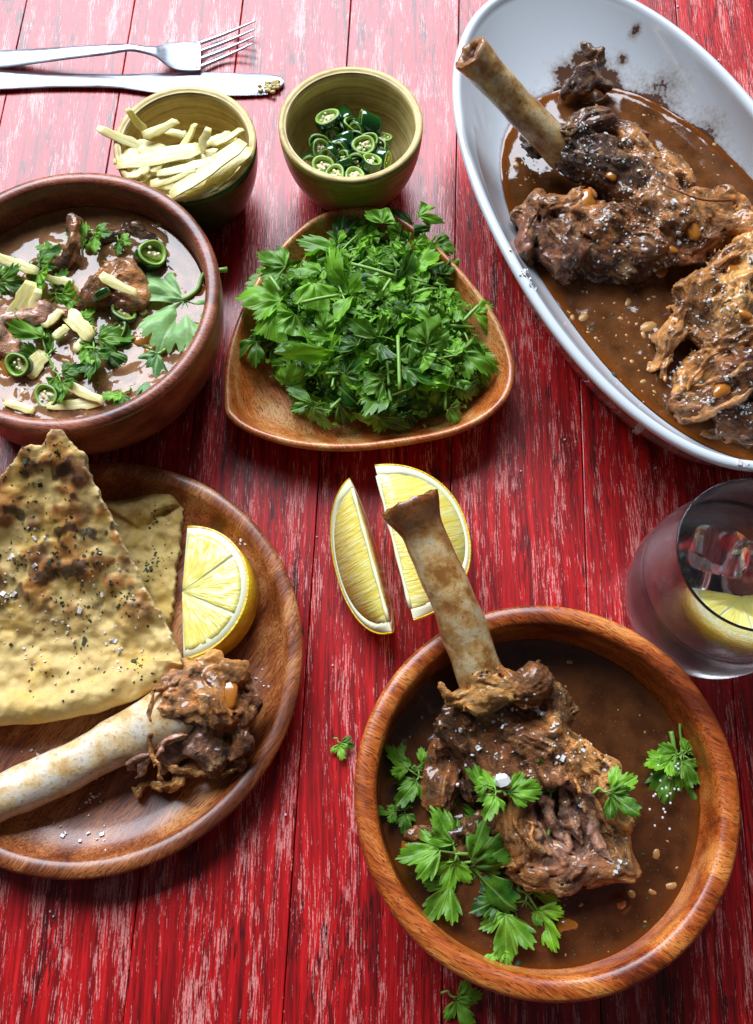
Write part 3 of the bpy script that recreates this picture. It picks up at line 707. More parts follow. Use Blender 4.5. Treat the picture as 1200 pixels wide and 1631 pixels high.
lumps(t4, [(362, 1105, .5, 1.6)], keys=['meat4'])
strands(t4, [([(243, 1098, 3.7), (238, 1130, 3.5), (237, 1180, 3.2), (240, 1225, 2.8)], .13), ([(240, 1200, 3.0), (248, 1222, 2.8), (256, 1248, 2.5)], .09), ([(243, 1100, 3.8), (262, 1096, 3.7), (285, 1080, 3.8)], .16), ([(255, 1215, 2.4), (300, 1232, 2.2), (350, 1232, 2.0), (400, 1218, 2.0)], .14),
  ([(312, 1100, 3.9), (322, 1130, 3.8), (350, 1158, 3.7)], .14), ([(248, 1190, 2.9), (262, 1180, 2.9), (280, 1172, 3.0)], .14)], 'f')
strands(t4, [([(202, 1225, 2.2), (225, 1205, 2.7), (250, 1195, 2.8)], .16), ([(215, 1236, 2.1), (232, 1215, 2.5), (250, 1202, 2.7)], .14), ([(255, 1205, 2.9), (270, 1178, 3.1), (300, 1168, 3.2)], .15)], 'p')

def Z(u, v, z): return P(u, v, z+1.1)
# ------------------------------------------------------------------ chunks in the dark wooden bowl
def chunk(label, caps, seed, hitk=None):
    t = thing('meat_chunk', label, 'meat chunk', caps[0][0]); f = Flesh(caps, k=.2, warp=.4, wf=.7, bump=.16, bf=1.4, fib=.07, seed=seed, zmin=3.4)
    flesh(t, 'meat', f, .09, hitk or 'ch%d' % seed)
chunk('rounded brown meat chunk in the middle of the dark wooden bowl', [(Z(150, 480, 3.2), Z(190, 435, 3.5), .9, .95, C_BR), (Z(190, 440, 3.5), Z(230, 470, 3.3), .85, .6, C_TAN), (Z(165, 485, 3.1), Z(215, 480, 3.1), .8, .7, C_RED)], 51)
chunk('curled meat sliver rising against the far wall of the dark bowl', [(Z(122, 350, 4.2), Z(115, 395, 3.9), .32, .34, C_BR), (Z(115, 395, 3.8), Z(100, 425, 3.2), .34, .5, C_BR), (Z(60, 428, 3.0), Z(105, 425, 3.1), .4, .5, C_DK)], 52)
chunk('dark meat piece under chopped herbs at the far side of dark bowl', [(Z(150, 380, 3.0), Z(200, 375, 3.1), .6, .5, C_BK), (Z(210, 360, 2.9), Z(250, 385, 2.9), .5, .4, C_DK)], 53)
chunk('pinkish meat chunk at the left edge of the dark bowl', [(Z(-10, 540, 3.4), Z(20, 560, 3.2), 1.0, .6, C_PK), (Z(0, 510, 3.5), Z(60, 500, 3.4), .7, .7, C_PK), (Z(60, 520, 3.2), Z(100, 510, 3.2), .6, .5, C_BR)], 54)
tb = None
def single_lump(label, u, v, r, e, keys, z=None, mat='onion'):
    t = thing('onion_piece', label, 'onion', P(u, v, 3)); lumps(t, [(u, v, r, e)], M[mat], 'soft_flesh', keys)
for a in [('translucent onion lump beside the pale coriander leaf in dark bowl', 228, 545, .42, 1.6), ('amber onion lump near the right wall of the dark bowl', 240, 562, .36, 1.6), ('soft onion under the ginger at the left of the dark bowl', 12, 585, .45, 1.7), ('small amber onion drop near the near wall of dark bowl', 35, 628, .22, 1.8), ('onion sliver touching the near right wall of dark bowl', 262, 560, .25, 2.2)]:
    single_lump(a[0], *a[1:], ['s2'])
for a in [('soft onion lump by the near wall of the lower right bowl', 905, 1475, .4, 1.3), ('onion piece left of the shank in the lower right bowl', 665, 1345, .55, 1.4), ('small onion floating right of the leaves in lower right bowl', 988, 1440, .22, 1.4)]:
    single_lump(a[0], *a[1:], ['s1'])

def Z(u, v, z): return P(u, v, z)
# ------------------------------------------------------------------ flatbread
def naan(name, label, poly, z0, th, crust, seed, tilt=None, dark=1.0, h=.09, tone=(1, 1, 1)):
    lift_ = tilt; poly = np.array([P(u, v, z0+th)[:2] for u, v in poly]); n = len(poly)
    lo = np.r_[poly.min(0)-.6, z0-.5]; hi = np.r_[poly.max(0)+.6, z0+th+1.1+(6.0 if tilt is not None else 0)]
    G, N = grid(lo, hi, h)
    XY = G.reshape(N[0], N[1], N[2], 3)[:, :, 0, :2].reshape(-1, 2)
    def sd(Q):
        d = np.full(len(Q), 1e9); s = np.ones(len(Q)); cr = np.zeros(len(Q)); ws = 0
        for i in range(n):
            a, b = poly[i], poly[(i+1) % n]; e = b-a; w = Q-a; tt = np.clip((w@e)/(e@e), 0, 1)
            dd = np.linalg.norm(w-tt[:, None]*e, axis=1)
            cr = np.where(dd < d, crust[i], cr); d = np.minimum(d, dd)
            c1 = Q[:, 1] >= a[1]; c2 = Q[:, 1] < b[1]; c3 = e[0]*w[:, 1] > e[1]*w[:, 0]
            s = np.where((c1 & c2 & c3) | (~c1 & ~c2 & ~c3), -s, s)
        return s*d, cr
    def field(Q):
        d, cr = sd(Q[:, :2]); q3 = np.c_[Q[:, :2], np.zeros(len(Q))]
        ragged = (1-cr)*(.16*fbm(q3*1.5+seed, 3)+.07*perlin(Q*5)); d = d+ragged+.1*perlin(q3*.6+seed)
        ins_ = np.clip(-d, 0, 3)
        puff = cr*.55*np.exp(-((ins_-.8)/.75)**2)
        blis = fbm(q3*.62+seed+3, 3); top = z0+th+puff+.34*blis+.1*np.clip(fbm(q3*1.6+seed, 2), -.25, 1)
        if tilt is not None: lift = tilt(Q[:, 0], Q[:, 1])
        else: lift = 0
        top = top+lift; bot = z0+lift
        mid = (top+bot)/2; hh = (top-bot)/2
        rr = .35*cr+.06
        a = np.abs(Q[:, 2]-mid)-hh+rr; b = d+rr
        return np.minimum(np.maximum(a, b), 0)+np.hypot(np.maximum(a, 0), np.maximum(b, 0))-rr, blis, d, cr
    XL = lift_(G[:, 0], G[:, 1]) if tilt is not None else 0; nr = (G[:, 2] > z0+XL-.4) & (G[:, 2] < z0+XL+th+1.2)
    D = np.full(len(G), 9.); D[nr] = field(G[nr])[0]+.02*perlin(G[nr]*6); V, F = nets(D.reshape(N), lo, h)
    dd, blis, ed, cr = field(V)
    q3 = np.c_[V[:, :2], np.zeros(len(V))]
    base_ = np.array(lin(216, 186, 116)); gold = np.array(lin(204, 142, 72)); br = np.array(lin(112, 64, 26)); bk = np.array(lin(52, 30, 20)); yl = np.array(lin(224, 182, 78)); pale = np.array(lin(220, 204, 160))
    up = np.clip((V[:, 1]-(poly[:, 1].min()+4.0))/3., 0, 1)*dark
    a = np.clip((blis+.5*perlin(q3*1.9+8)+.14)*2.2, 0, 1)*up
    b = np.clip((.8*fbm(q3*.8+seed+20, 3)+.5*blis+.0)*3., 0, 1)*up
    c = np.clip((fbm(q3*1.1+seed+50, 3)+.3*blis-.30)*6, 0, 1)*up
    col = base_+(gold-base_)*np.clip(a+.2*perlin(q3*.7), 0, 1)[:, None]
    col = col+(yl-col)*(np.clip((fbm(q3*.5+77, 2)-.1)*2, 0, 1)*.5)[:, None]
    col = col+(br-col)*(b*.8)[:, None]; col = col+(bk-col)*(c*.85)[:, None]
    side = np.clip((.12+ed)/.2, 0, 1)*(1-cr); col = col+(pale-col)*side[:, None]
    under = np.clip((z0+.15-V[:, 2])/.2, 0, 1) if tilt is None else 0*V[:, 2]
    col = col+(gold-col)*(under[:, None] if tilt is None else 0)
    oil = np.clip(fbm(q3*.6+5, 2)*2+.2, 0, 1)*up
    t = thing(name, label, 'bread', (*poly.mean(0), z0))
    mk('crumb', V, F, M['bread'], t, attrs={'Col': np.clip(col*np.array(tone), .01, .95), 'oil': oil}, hit=name+str(seed))
    return t, poly
naan('naan_piece', 'small folded flatbread piece tucked under the big one beside the lemon slice', [(150, 800), (205, 793), (245, 783), (275, 786), (289, 806), (287, 850), (282, 900), (278, 955), (268, 1003), (250, 985), (190, 930)], .68, .5, [1, 1, 1, 1, 0, 0, 0, 0, 0, 0, 0], 63, dark=.35, tone=(.8, .8, .66))  # tone: greener crumb, plus shade under the big piece darkened into its colour
tip = P(82, 690, 4)
def lift(x, y):
    d = np.clip((y-11.0)/10.3, 0, 1.25); return 4.9*d**1.3
def lpoly():
    out = []
    for (u, v) in [(84, 678), (104, 692), (118, 712), (130, 722), (152, 775), (182, 832), (205, 880), (232, 935), (258, 985), (280, 1025), (291, 1058), (268, 1085), (215, 1112), (150, 1135), (70, 1150), (-60, 1158), (-120, 1000), (-60, 800), (0, 762), (18, 738), (25, 722), (50, 707), (68, 704), (76, 690)]:
        z = 2.4
        for _ in range(8):
            p = P(u, v, z); z = 1.45+.75+float(lift(p[0], p[1]))
        out.append((p, (u, v)))
    return out
LP = lpoly()
_P = P
_lk = {uv: p for p, uv in LP}
P = lambda u, v, z=0.0: _lk[(u, v)] if (u, v) in _lk else _P(u, v, z)
naan('naan_piece', 'large torn flatbread wedge with browned blisters and green herbs', [uv for _, uv in LP], 1.45, .75, [0]*10+[1]*6+[0]*8, 64, tilt=lift)
P = _P

# ------------------------------------------------------------------ scattered stuff: salt, herb flecks
def scatter(name, label, cat, region, count, size, mat, keys, seed, kind='flake', org=None, maxd=None):
    r = np.random.default_rng(seed); parts = []; n = 0; tries = 0
    lo = np.min(region, 0); hi = np.max(region, 0)
    while n < count and tries < count*12:
        tries += 1
        if len(region[0]) == 3 and len(region) > 2:    # list of (u, v, radius)
            c = region[r.integers(len(region))]; a = r.uniform(0, 6.28); q = abs(r.normal())*.6
            u, v = c[0]+c[2]*q*math.cos(a), c[1]+c[2]*q*math.sin(a)
        else: u, v = r.uniform(lo, hi)
        s = sight(u, v)
        if not s: continue
        if keys and not sight_is(s, u, v, keys): continue
        p, nn = np.array(s[0]), np.array(s[1]); n += 1
        sz = size*math.exp(r.normal()*.42)
        d1 = r.normal(size=3); d1 -= nn*(d1@nn); d1 /= np.linalg.norm(d1); d2 = np.cross(nn, d1)
        hx, hy, hz = sz, sz*r.uniform(.4, .9), sz*(.12 if kind == 'leafy' else r.uniform(.3, .7))
        tl = r.normal()*.25
        c = []
        for k, (a, b) in enumerate(((-1, -1), (1, -1), (1, 1), (-1, 1))):
            for zz in (0, 1): c.append(p+d1*a*hx*r.uniform(.6, 1)*.5+d2*b*hy*r.uniform(.6, 1)*.5+nn*(zz*hz+a*hx*tl*.5))
        parts.append((np.array(c), [(0, 2, 3, 1), (2, 4, 5, 3), (4, 6, 7, 5), (6, 0, 1, 7), (1, 3, 5, 7), (0, 6, 4, 2)]))
    if not parts: return
    V, F = join(parts); o = mk(name, V, F, mat, smooth=False, org=V.mean(0))
    return tag(o, label, cat, kind='stuff')
def sight_is(s, u, v, keys):
    k = sight(u, v, keys); return k is not None and abs(k[2]-s[2]) < 1e-3
scatter('dried_herbs', 'dark dried herb flecks sprinkled over the large flatbread wedge', 'herbs', [(40, 740, 50), (90, 720, 30), (60, 800, 70), (120, 830, 60), (30, 900, 60), (150, 900, 60), (90, 880, 80), (110, 960, 80), (200, 960, 40), (130, 1020, 90), (60, 1060, 70), (220, 1060, 40)], 330, .12, M['herb'], ['naan_piece64'], 1, 'leafy')
scatter('dried_herbs', 'dark dried herb flecks on the small flatbread piece', 'herbs', [(250, 830, 30), (240, 900, 25), (250, 890, 25), (235, 910, 20)], 90, .10, M['herb'], ['naan_piece63'], 2, 'leafy')
scatter('salt_flakes', 'white salt flakes sprinkled over the large flatbread wedge', 'salt', [(40, 880, 60), (150, 930, 60), (90, 990, 70), (60, 1050, 60), (180, 1020, 60), (10, 950, 40)], 120, .11, M['salt'], ['naan_piece64'], 3)
scatter('salt_flakes', 'white salt flakes scattered over the wooden plate around the bone', 'salt', [(80, 1170, 60), (150, 1270, 40), (60, 1200, 40), (100, 1320, 60), (410, 1080, 25), (385, 860, 20), (160, 1340, 60)], 40, .13, M['salt'], ['plate'], 4)
scatter('salt_flakes', 'white salt flakes over the shank in the lower right bowl', 'salt', [(800, 1240, 45), (840, 1250, 50), (900, 1200, 60), (760, 1190, 60), (900, 1280, 50), (960, 1330, 40), (985, 1390, 25), (870, 1140, 40), (940, 1180, 30), (800, 1140, 40)], 190, .1, M['salt'], ['meat1'], 5)
scatter('salt_flakes', 'white salt flakes thick over the dark shank in the white dish', 'salt', [(1000, 230, 50), (940, 260, 60), (1020, 300, 60), (1050, 350, 60), (960, 350, 50), (1000, 390, 60), (1090, 300, 50), (930, 200, 40), (1100, 380, 50), (1060, 420, 50)], 420, .09, M['salt'], ['meat2'], 6)
scatter('salt_flakes', 'white salt flakes over the paler shank near the dish rim', 'salt', [(1150, 430, 50), (1130, 480, 50), (1180, 520, 50), (1120, 540, 50), (1160, 600, 50), (1130, 640, 40), (1180, 650, 40)], 330, .095, M['salt'], ['meat3'], 7)
scatter('salt_flakes', 'loose salt flakes caught along the inside rim of the white dish', 'salt', [(830, 400, 14), (833, 435, 8), (845, 450, 8), (1015, 685, 10), (1185, 740, 10), (1130, 700, 10)], 26, .15, M['salt'], ['oval'], 8)

# ------------------------------------------------------------------ lemon
def sector(a, R0, R1, p0, p1, org, ax, up, nu=40, nph=10, ext=0., prof=2.2, close=True):
    """part of a lemon between two inner/outer radii and two cut planes; ax = stalk axis"""
    ax = np.array(ax, float); ax /= np.linalg.norm(ax); up = np.array(up, float); up -= ax*(up@ax); up /= np.linalg.norm(up); sd = np.cross(ax, up)
    us = np.sin(np.linspace(-1, 1, nu)*math.pi/2)
    ph = np.linspace(p0, p1, nph); V = []; RD = []
    def rho(Rr, A, u): return Rr*max(0, 1-abs(u)**prof)**.5
    for s in us:
        x1 = s*R1[1]; ro = R1[0]*max(0., 1-abs(s)**prof)**.52
        k = min(1., abs(x1)/R0[1]) if R0[1] > 0 else 1
        ri = R0[0]*max(0., 1-k**prof)**.52 if R0[0] > 0 else 0.
        for arc, rr in ((ph, ro), (ph[::-1], ri)):
            for f in arc: V.append(org+ax*x1+(up*math.cos(f)+sd*math.sin(f))*rr); RD.append((rr*.3, x1*.8, f*.8))
    m = 2*nph; F = []
    for j in range(nu-1):
        for i in range(m):
            k = (i+1) % m; F.append((j*m+i, j*m+k, (j+1)*m+k, (j+1)*m+i))
    F += [tuple(range(m))[::-1], tuple((nu-1)*m+i for i in range(m))]
    return np.array(V), F, np.array(RD)
def wedge(label, uv0, uv1, Rm, half, roll, z=.0, cat='lemon wedge'):
    a, b = P(*uv0, 2.5), P(*uv1, 2.5); c = (a+b)/2; L = np.linalg.norm((b-a)[:2])/2; ax = b-a; ax[2] = 0; ax /= np.linalg.norm(ax)
    sd = np.cross(ax, (0, 0, 1)); dn = np.array([0, 0, -1.])*math.cos(roll)+sd*math.sin(roll)
    low = 0
    org = np.array([c[0], c[1], z+Rm*1.0*max(math.cos(roll), math.cos(max(0, abs(roll)-half)) if abs(roll) > half else 1.)+.02])
    t = thing('lemon_wedge', label, cat, (c[0], c[1], 0))
    up = dn
    V, F, _ = sector(L, (Rm-.09, L-.09), (Rm, L), -half, half, org, ax, up); mk('peel', V, F, M['peel'], t)
    V, F, _ = sector(L, (Rm-.30, L-.6), (Rm-.085, L-.085), -half*.995, half*.995, org, ax, up); mk('pith', V, F, M['pith'], t)
    V, F, rd = sector(L, (0, 0), (Rm-.29, L-.59), -half*1.01, half*1.01, org, ax, up, 60, 14)
    V = V+(.03*perlin(V*3.)+.02*perlin(V*8))[:, None]*np.array([0, 0, 1.])
    mk('pulp', V, F, M['pulp'], t, attrs={'rad': rd})
    pts = [org+ax*s*(L-.65) for s in np.linspace(-1, 1, 14)]
    V, F = tube(pts, .09+.02*np.sin(np.arange(14)*1.7), 8, True, .7, .3, 5, 2.); mk('membrane', V, F, M['membrane'], t)
wedge('narrow lemon wedge left of the other, ridge up, on the red planks', (557, 764), (624, 1010), 2.75, .5, .26)
wedge('broad lemon wedge lying under the bone tip on the red planks', (597, 752), (658, 996), 3.95, .5, -1.0)

def lemon_slice(name, label, cat, c, Rr, thick, a0, a1, nrm=(0, 0, 1), rot=0., nseg=4, eat=.0, seed=0):
    nrm = np.array(nrm, float); nrm /= np.linalg.norm(nrm); _, e1, e2 = frame(nrm, (0, 1, .01))
    c = np.array(c, float); t = thing(name, label, cat, c)
    W = lambda r, a, z: c+(e1*math.cos(a)+e2*math.sin(a))*r+nrm*z
    def slab(r0, r1, z0, z1, b0, b1, n=28, m=8, bul=0., rough=0.):
        V = []; RD = []
        angs = np.linspace(b0, b1, n)
        prof = [(r0, z1)]+[(r0+(r1-r0)*k/m, z1+bul*math.sin(math.pi*k/m)) for k in range(1, m)]+[(r1, z1), (r1*.985+.02, (z0+z1)/2), (r1*.985, z0), (r0, z0)]
        for a in angs:
            for r, z in prof:
                V.append(W(max(r, .02), a, z)); RD.append((r*.35, a*2.2, z*.3))
        k = len(prof); F = [(i*k+j, i*k+(j+1) % k, (i+1)*k+(j+1) % k, (i+1)*k+j) for i in range(n-1) for j in range(k)]
        F += [tuple(range(k))[::-1], tuple((n-1)*k+j for j in range(k))]
        V = np.array(V)
        if rough: V = V+(rough*fbm(V*3+seed, 2))[:, None]*nrm
        return V, F, np.array(RD)
    V, F, _ = slab(Rr-.1, Rr, -thick, 0, a0, a1, 50); mk('peel', V, F, M['peel'], t)
    V, F, _ = slab(.06+eat*.55, Rr-.09, -thick+.02, -.015, a0, a1, 50); mk('pith', V, F, M['pith'], t)
    da = (a1-a0)/nseg; r = np.random.default_rng(seed)
    for i in range(nseg):
        V, F, rd = slab(.03+eat*r.uniform(.2, 1), Rr-.4-.06*r.uniform(), -thick*.6, .0, a0+da*i+.03, a0+da*(i+1)-.03, 22, 12, .04, .05)
        mk('pulp', V, F, M['pulp'], t, attrs={'rad': rd})
lemon_slice('lemon_slice', 'thick half lemon slice lying on the wooden plate beside the bread', 'lemon slice', P(290, 942, 2.4), 3.6, 1.75, R(-84), R(90), (-.22, .02, 1), eat=0, seed=5, nseg=3)

# ------------------------------------------------------------------ cutlery
def ribbon(st, th, side=1.0, camber=.0):
    """st: (u, v_top, v_bottom, z)"""
    rings = []
    for (u, v0, v1, z) in st:
        a, b = P(u, v0, z), P(u, v1, z); m = (a+b)/2; ring = []
        prof = [(-1, 0), (-.93, .5), (-.5, 1), (0, 1.15), (.5, 1), (.93, .5), (1, 0), (.93, -.4), (0, -.5), (-.93, -.4)]
        for x, zz in prof: ring.append(m+(b-a)/2*x+np.array([0, 0, zz*th/2+camber*x*x]))
        rings.append(np.array(ring))
    return loft(rings)
def dense(st, n):
    s = np.array(st, float); return spline(s, n)
tk = thing('table_knife', 'steel table knife with crumbs on its tip lying below the fork', 'knife', P(200, 130, 0))
stk = dense([(-60, 110, 143, .25), (0, 111, 143, .25), (90, 116, 139, .25), (180, 118, 140, .25), (215, 117.5, 144, .25), (260, 115.5, 150, .22), (330, 114.5, 153.5, .2), (390, 116, 152, .2), (425, 117.5, 148.5, .2), (445, 120.5, 141, .2), (452.5, 127, 134, .2)], 70)
V, F = ribbon(stk, .16); mk('blade_and_handle', V, F, M['steel'], tk, hit='knife')
for i in range(26):
    u = 366+i*2.4; v = 152.3-(max(0, i-12)*.13)
    p = P(u, v-.6, .2); V = [p+np.array(q) for q in ((-.03, .05, .05), (.03, .05, .05), (.0, -.06, .03), (-.03, .05, -.05), (.03, .05, -.05), (0, -.06, -.03))]
    mk('serration', V, [(0, 1, 2), (3, 5, 4), (0, 2, 5, 3), (1, 4, 5, 2), (0, 3, 4, 1)], M['steel'], tk, False)
r_ = np.random.default_rng(5); parts = []
for i in range(46):
    u = 444-abs(r_.normal())*16; v = 133+r_.normal()*4.5+(444-u)*.3; p = P(u, v, .33); s = .13*math.exp(r_.normal()*.4)
    parts.append(tube([p-[s, 0, 0], p-[s*.5, 0, -.02], p+[s*.5, 0, .02], p+[s, 0, 0]], [s*.2, s*.7, s*.8, s*.2], 6))
V, F = join(parts); tag(mk('bread_crumbs', V, F, simple('crumb', lin(206, 190, 130), .7), org=V.mean(0)), 'pale bread crumbs smeared on the knife tip', 'crumbs', kind='stuff')
tf = thing('dinner_fork', 'four tined steel fork lying above the knife', 'fork', P(200, 90, 0))
stf = dense([(-60, 80, 112, .3), (0, 79.5, 108.5, .5), (60, 77, 101, .9), (120, 73, 93, 1.25), (170, 70.5, 87, 1.5), (205, 69.8, 81.5, 1.55), (225, 72.5, 84, 1.45), (246, 73.5, 90, 1.2), (256, 71.5, 97, 1.0), (268, 68, 106, .75), (282, 66.5, 112, .55), (300, 66.2, 114, .45), (315, 65.5, 113.5, .45), (320, 65, 113, .45)], 64)
V, F = ribbon(stf, .2, camber=.0); mk('handle_and_neck', V, F, M['steel'], tf)
for (v0, tipu, tipv) in [(70.5, 407, 32.5), (83.5, 406, 46), (95.8, 405, 57.5), (108.5, 403, 68.5)]:
    c = [P(312+ (tipu-312)*s, v0+(tipv-v0)*s+1.5*math.sin(s*3.14), .45-.25*math.sin(math.pi*s)+.5*s*s) for s in np.linspace(0, 1, 16)]
    V, F = tube(c, .17*(1-.62*np.linspace(0, 1, 16)**1.6), 10, True, .62); mk('tine', V, F, M['steel'], tf)

# ------------------------------------------------------------------ ginger, chilli, coriander builders
def copy_thing(src, name, label, cat, loc, rot, group=None, scale=1.0):
    o = src.copy(); COL.objects.link(o); o.name = name; o.location = np.array(loc)*CM; o.rotation_euler = rot; o.scale = (scale,)*3
    o['label'] = label; o['category'] = cat
    if group: o['group'] = group
    for ch in src.children:
        c = ch.copy(); COL.objects.link(c); c.parent = o
    return o
used = set()
def place(proto, i, label, cat, loc, rot, group=None, scale=1.0):
    src = proto[i]
    if i in used or id(proto)*100+i in used:
        return copy_thing(src, src.name.split('.')[0], label, cat, loc, rot, group, scale)
    used.add(id(proto)*100+i)
    src.location = np.array(loc)*CM; src.rotation_euler = rot; src.scale = (scale,)*3; src['label'] = label; src['category'] = cat
    if group: src['group'] = group
    return src
def ginger_mesh(L, w0, w1, th, bend, seed):
    r = np.random.default_rng(seed); n = 9; rings = []
    for i, s in enumerate(np.linspace(-1, 1, n)):
        ww = (w0+(w1-w0)*(s+1)/2)*(1+.03*r.normal())*(.66 if i in (0, n-1) else .95 if i in (1, n-2) else 1); z = bend*(1-s*s); y = .15*bend*s*s+.03*r.normal()
        t2 = th*(.6 if i in (0, n-1) else 1)*.7; x = s*L/2+(.0)
        e = [(-.5, -.44), (-.47, -.5), (.47, -.5), (.5, -.44), (.5, .44), (.47, .5), (-.47, .5), (-.5, .44)]
        rings.append(np.array([(x+(.18*a*w0*(1 if s > 0 else -1) if abs(s) > .9 else 0), y+a*ww, z+b*t2) for a, b in e]))
    return loft(rings)
GP = []
for i, (L, w0, w1, th, bd) in enumerate([(3.6, .42, .5, .16, .12), (2.8, .5, .34, .2, .05), (4.4, .7, .9, .14, .12), (3.2, .8, .7, .15, -.06), (2.4, .34, .4, .2, .05), (4.0, .3, .42, .2, .16)]):
    V, F = ginger_mesh(L, w0, w1, th, bd, 100+i)
    GP.append(mk('ginger_strip', V, F, M['ginger']))
def gplace(label, u0, v0, u1, v1, z0, z1, i, roll=0., group=None):
    a, b = P(u0, v0, z0), P(u1, v1, z1); d = b-a; L = np.linalg.norm(d); X, Y, Zz = frame(d); Y = -Y
    q = Matrix((X, Y, np.cross(X, Y))).transposed().to_3x3() @ Matrix.Rotation(roll, 3, 'X')
    src = GP[i]; base_L = [3.6, 2.8, 4.4, 3.2, 2.4, 4.0][i]
    if src.get('label'): o = src.copy(); COL.objects.link(o)
    else: o = src
    m = (a+b)/2*CM
    o.matrix_world = Matrix.Translation(Vector(m)) @ q.to_4x4() @ Matrix.Diagonal((L/base_L, 1.2, 1, 1))
    tag(o, label, 'ginger strip', group)
GG = 'ginger strips in the dark green bamboo bowl'
for a in [
 ('long ginger strip poking out past the left rim of its bowl', 155, 202, 240, 238, 4.6, 3.6, 0, .2), ('pointed ginger sliver standing against the far left wall of its bowl', 203, 172, 240, 225, 5.2, 3.4, 5, .5),
 ('blunt ginger slice near the far wall, upper left of its bowl', 228, 216, 284, 192, 4.2, 4.3, 1, .3), ('short ginger strip at the far middle of the bowl', 262, 208, 298, 215, 3.7, 3.6, 4, .1),
 ('upright wide ginger slice at the middle far side of bowl', 287, 238, 312, 196, 4.0, 4.8, 1, -.4), ('tall narrow ginger strip just right of the middle of bowl', 312, 258, 333, 203, 4.2, 5.0, 5, .4),
 ('ginger strip near the right wall pointing up right', 338, 230, 388, 205, 4.2, 4.6, 1, -.2), ('ginger slice at the left wall of its bowl', 180, 258, 222, 240, 3.9, 4.0, 4, 0),
 ('wide horizontal ginger slice across the left half of bowl', 186, 260, 318, 236, 4.1, 4.5, 2, .1), ('ginger strip lying across the middle of bowl', 250, 276, 345, 252, 4.4, 4.8, 0, .0),
 ('ginger strip across the lower middle of its bowl', 240, 294, 312, 270, 4.1, 4.6, 1, .1), ('largest ginger slice running diagonally at the near right of bowl', 270, 310, 388, 225, 4.4, 5.2, 2, -.15),
 ('ginger slice at the right wall under the largest slice', 330, 305, 398, 235, 3.9, 4.3, 3, -.1), ('thin ginger sliver at the near wall of its bowl', 292, 318, 345, 296, 3.9, 4.1, 4, .2),
 ('ginger strip tucked at the near left wall of bowl', 195, 278, 258, 288, 3.6, 3.6, 0, .1), ('ginger strip buried at centre left of the bowl', 215, 246, 280, 268, 3.9, 4.0, 0, .3),
 ('ginger sliver buried under the middle strips of bowl', 280, 262, 360, 262, 3.8, 4.0, 5, .4), ('small ginger piece deep at the far right of bowl', 345, 246, 380, 222, 3.9, 4.0, 4, .3), ('yellow ginger slice beneath the others near the right wall', 300, 296, 380, 262, 3.3, 3.4, 3, .0), ('ginger slice under the others at the near centre of bowl', 225, 285, 310, 300, 3.2, 3.3, 3, .1)]:
    gplace(*a[:5], a[5]+1.4, a[6]+1.4, *a[7:], group=GG)
rg = np.random.default_rng(31); said = set()
def whereabouts(du, dv, a, b):
    return ('far ' if dv < -a else 'near ' if dv > a else 'middle ')+('left' if du < -b else 'right' if du > b else 'centre')
for q in range(34):
    u, v = 285+rg.normal()*38, 262+rg.normal()*20; a_ = rg.uniform(-.9, .5); L_ = rg.uniform(22, 46)
    lb_ = ('long' if L_ > 34 else 'short')+' ginger strip packed at the '+whereabouts(u-285, v-262, 9, 16)+' of its green bowl, '+('slanting down rightwards' if a_ < -.3 else 'slanting up rightwards' if a_ > .2 else 'lying level')
    if lb_ in said or len(said) >= 16: continue
    said.add(lb_)
    gplace(lb_, u-L_*math.cos(a_), v+L_*math.sin(a_)*-.6, u+L_*math.cos(a_), v+L_*math.sin(a_)*.6, 5.1+rg.uniform(-.3, .5), 5.1+rg.uniform(-.3, .7), int(rg.choice([0, 1, 3, 4, 5])), rg.normal()*.4, group='ginger strips packed in the dark green bamboo bowl')
for a in [
 ('long ginger strip at the far left wall of the dark curry bowl', -20, 402, 62, 432, 4.3, 3.8, 0, .2), ('steep ginger strip crossing leaves left in the dark curry bowl', 20, 515, 50, 448, 3.7, 4.4, 3, .5), ('narrow ginger strip right of the steep one in curry', 42, 520, 62, 460, 3.8, 4.3, 5, .4),
 ('short broad ginger piece between the leaves in dark curry bowl', 66, 518, 100, 494, 3.8, 3.9, 1, .1), ('small ginger piece just below the broad one in curry', 84, 538, 108, 520, 3.6, 3.7, 4, .2), ('ginger strip touching the rounded chunk at its lower left', 105, 498, 148, 538, 3.6, 3.5, 3, .1),
 ('pale ginger sliver lying over the rounded meat chunk', 160, 438, 220, 470, 4.6, 4.3, 1, .2), ('ginger strip by the near wall of the dark curry bowl', 75, 645, 160, 640, 3.3, 3.3, 0, .1), ('ginger strip crossing above the near one in curry', 108, 612, 165, 640, 3.5, 3.5, 1, .1), ('ginger strip under the leaf at far centre of dark bowl', 80, 448, 125, 462, 3.5, 3.4, 1, .3), ('half sunk ginger strip at lower left of the dark bowl', 45, 600, 70, 560, 3.3, 3.4, 3, .3), ('thin ginger strip running down from the far left strip', 70, 440, 118, 452, 3.9, 3.7, 5, .3), ('thin ginger strip between the steep strip and pinkish meat', 12, 500, 40, 470, 3.7, 3.9, 5, .2), ('ginger sliver half under the flat middle leaf', 118, 560, 150, 520, 3.3, 3.4, 4, .2), ('ginger sliver beside the large pale leaf', 205, 470, 232, 500, 3.3, 3.3, 5, .1), ('ginger sliver at the near left wall of dark bowl', 8, 640, 55, 655, 3.3, 3.3, 4, .1)]:
    gplace(*a[:5], a[5]+1.1, a[6]+1.1, *a[7:], group='ginger strips in the dark curry bowl')

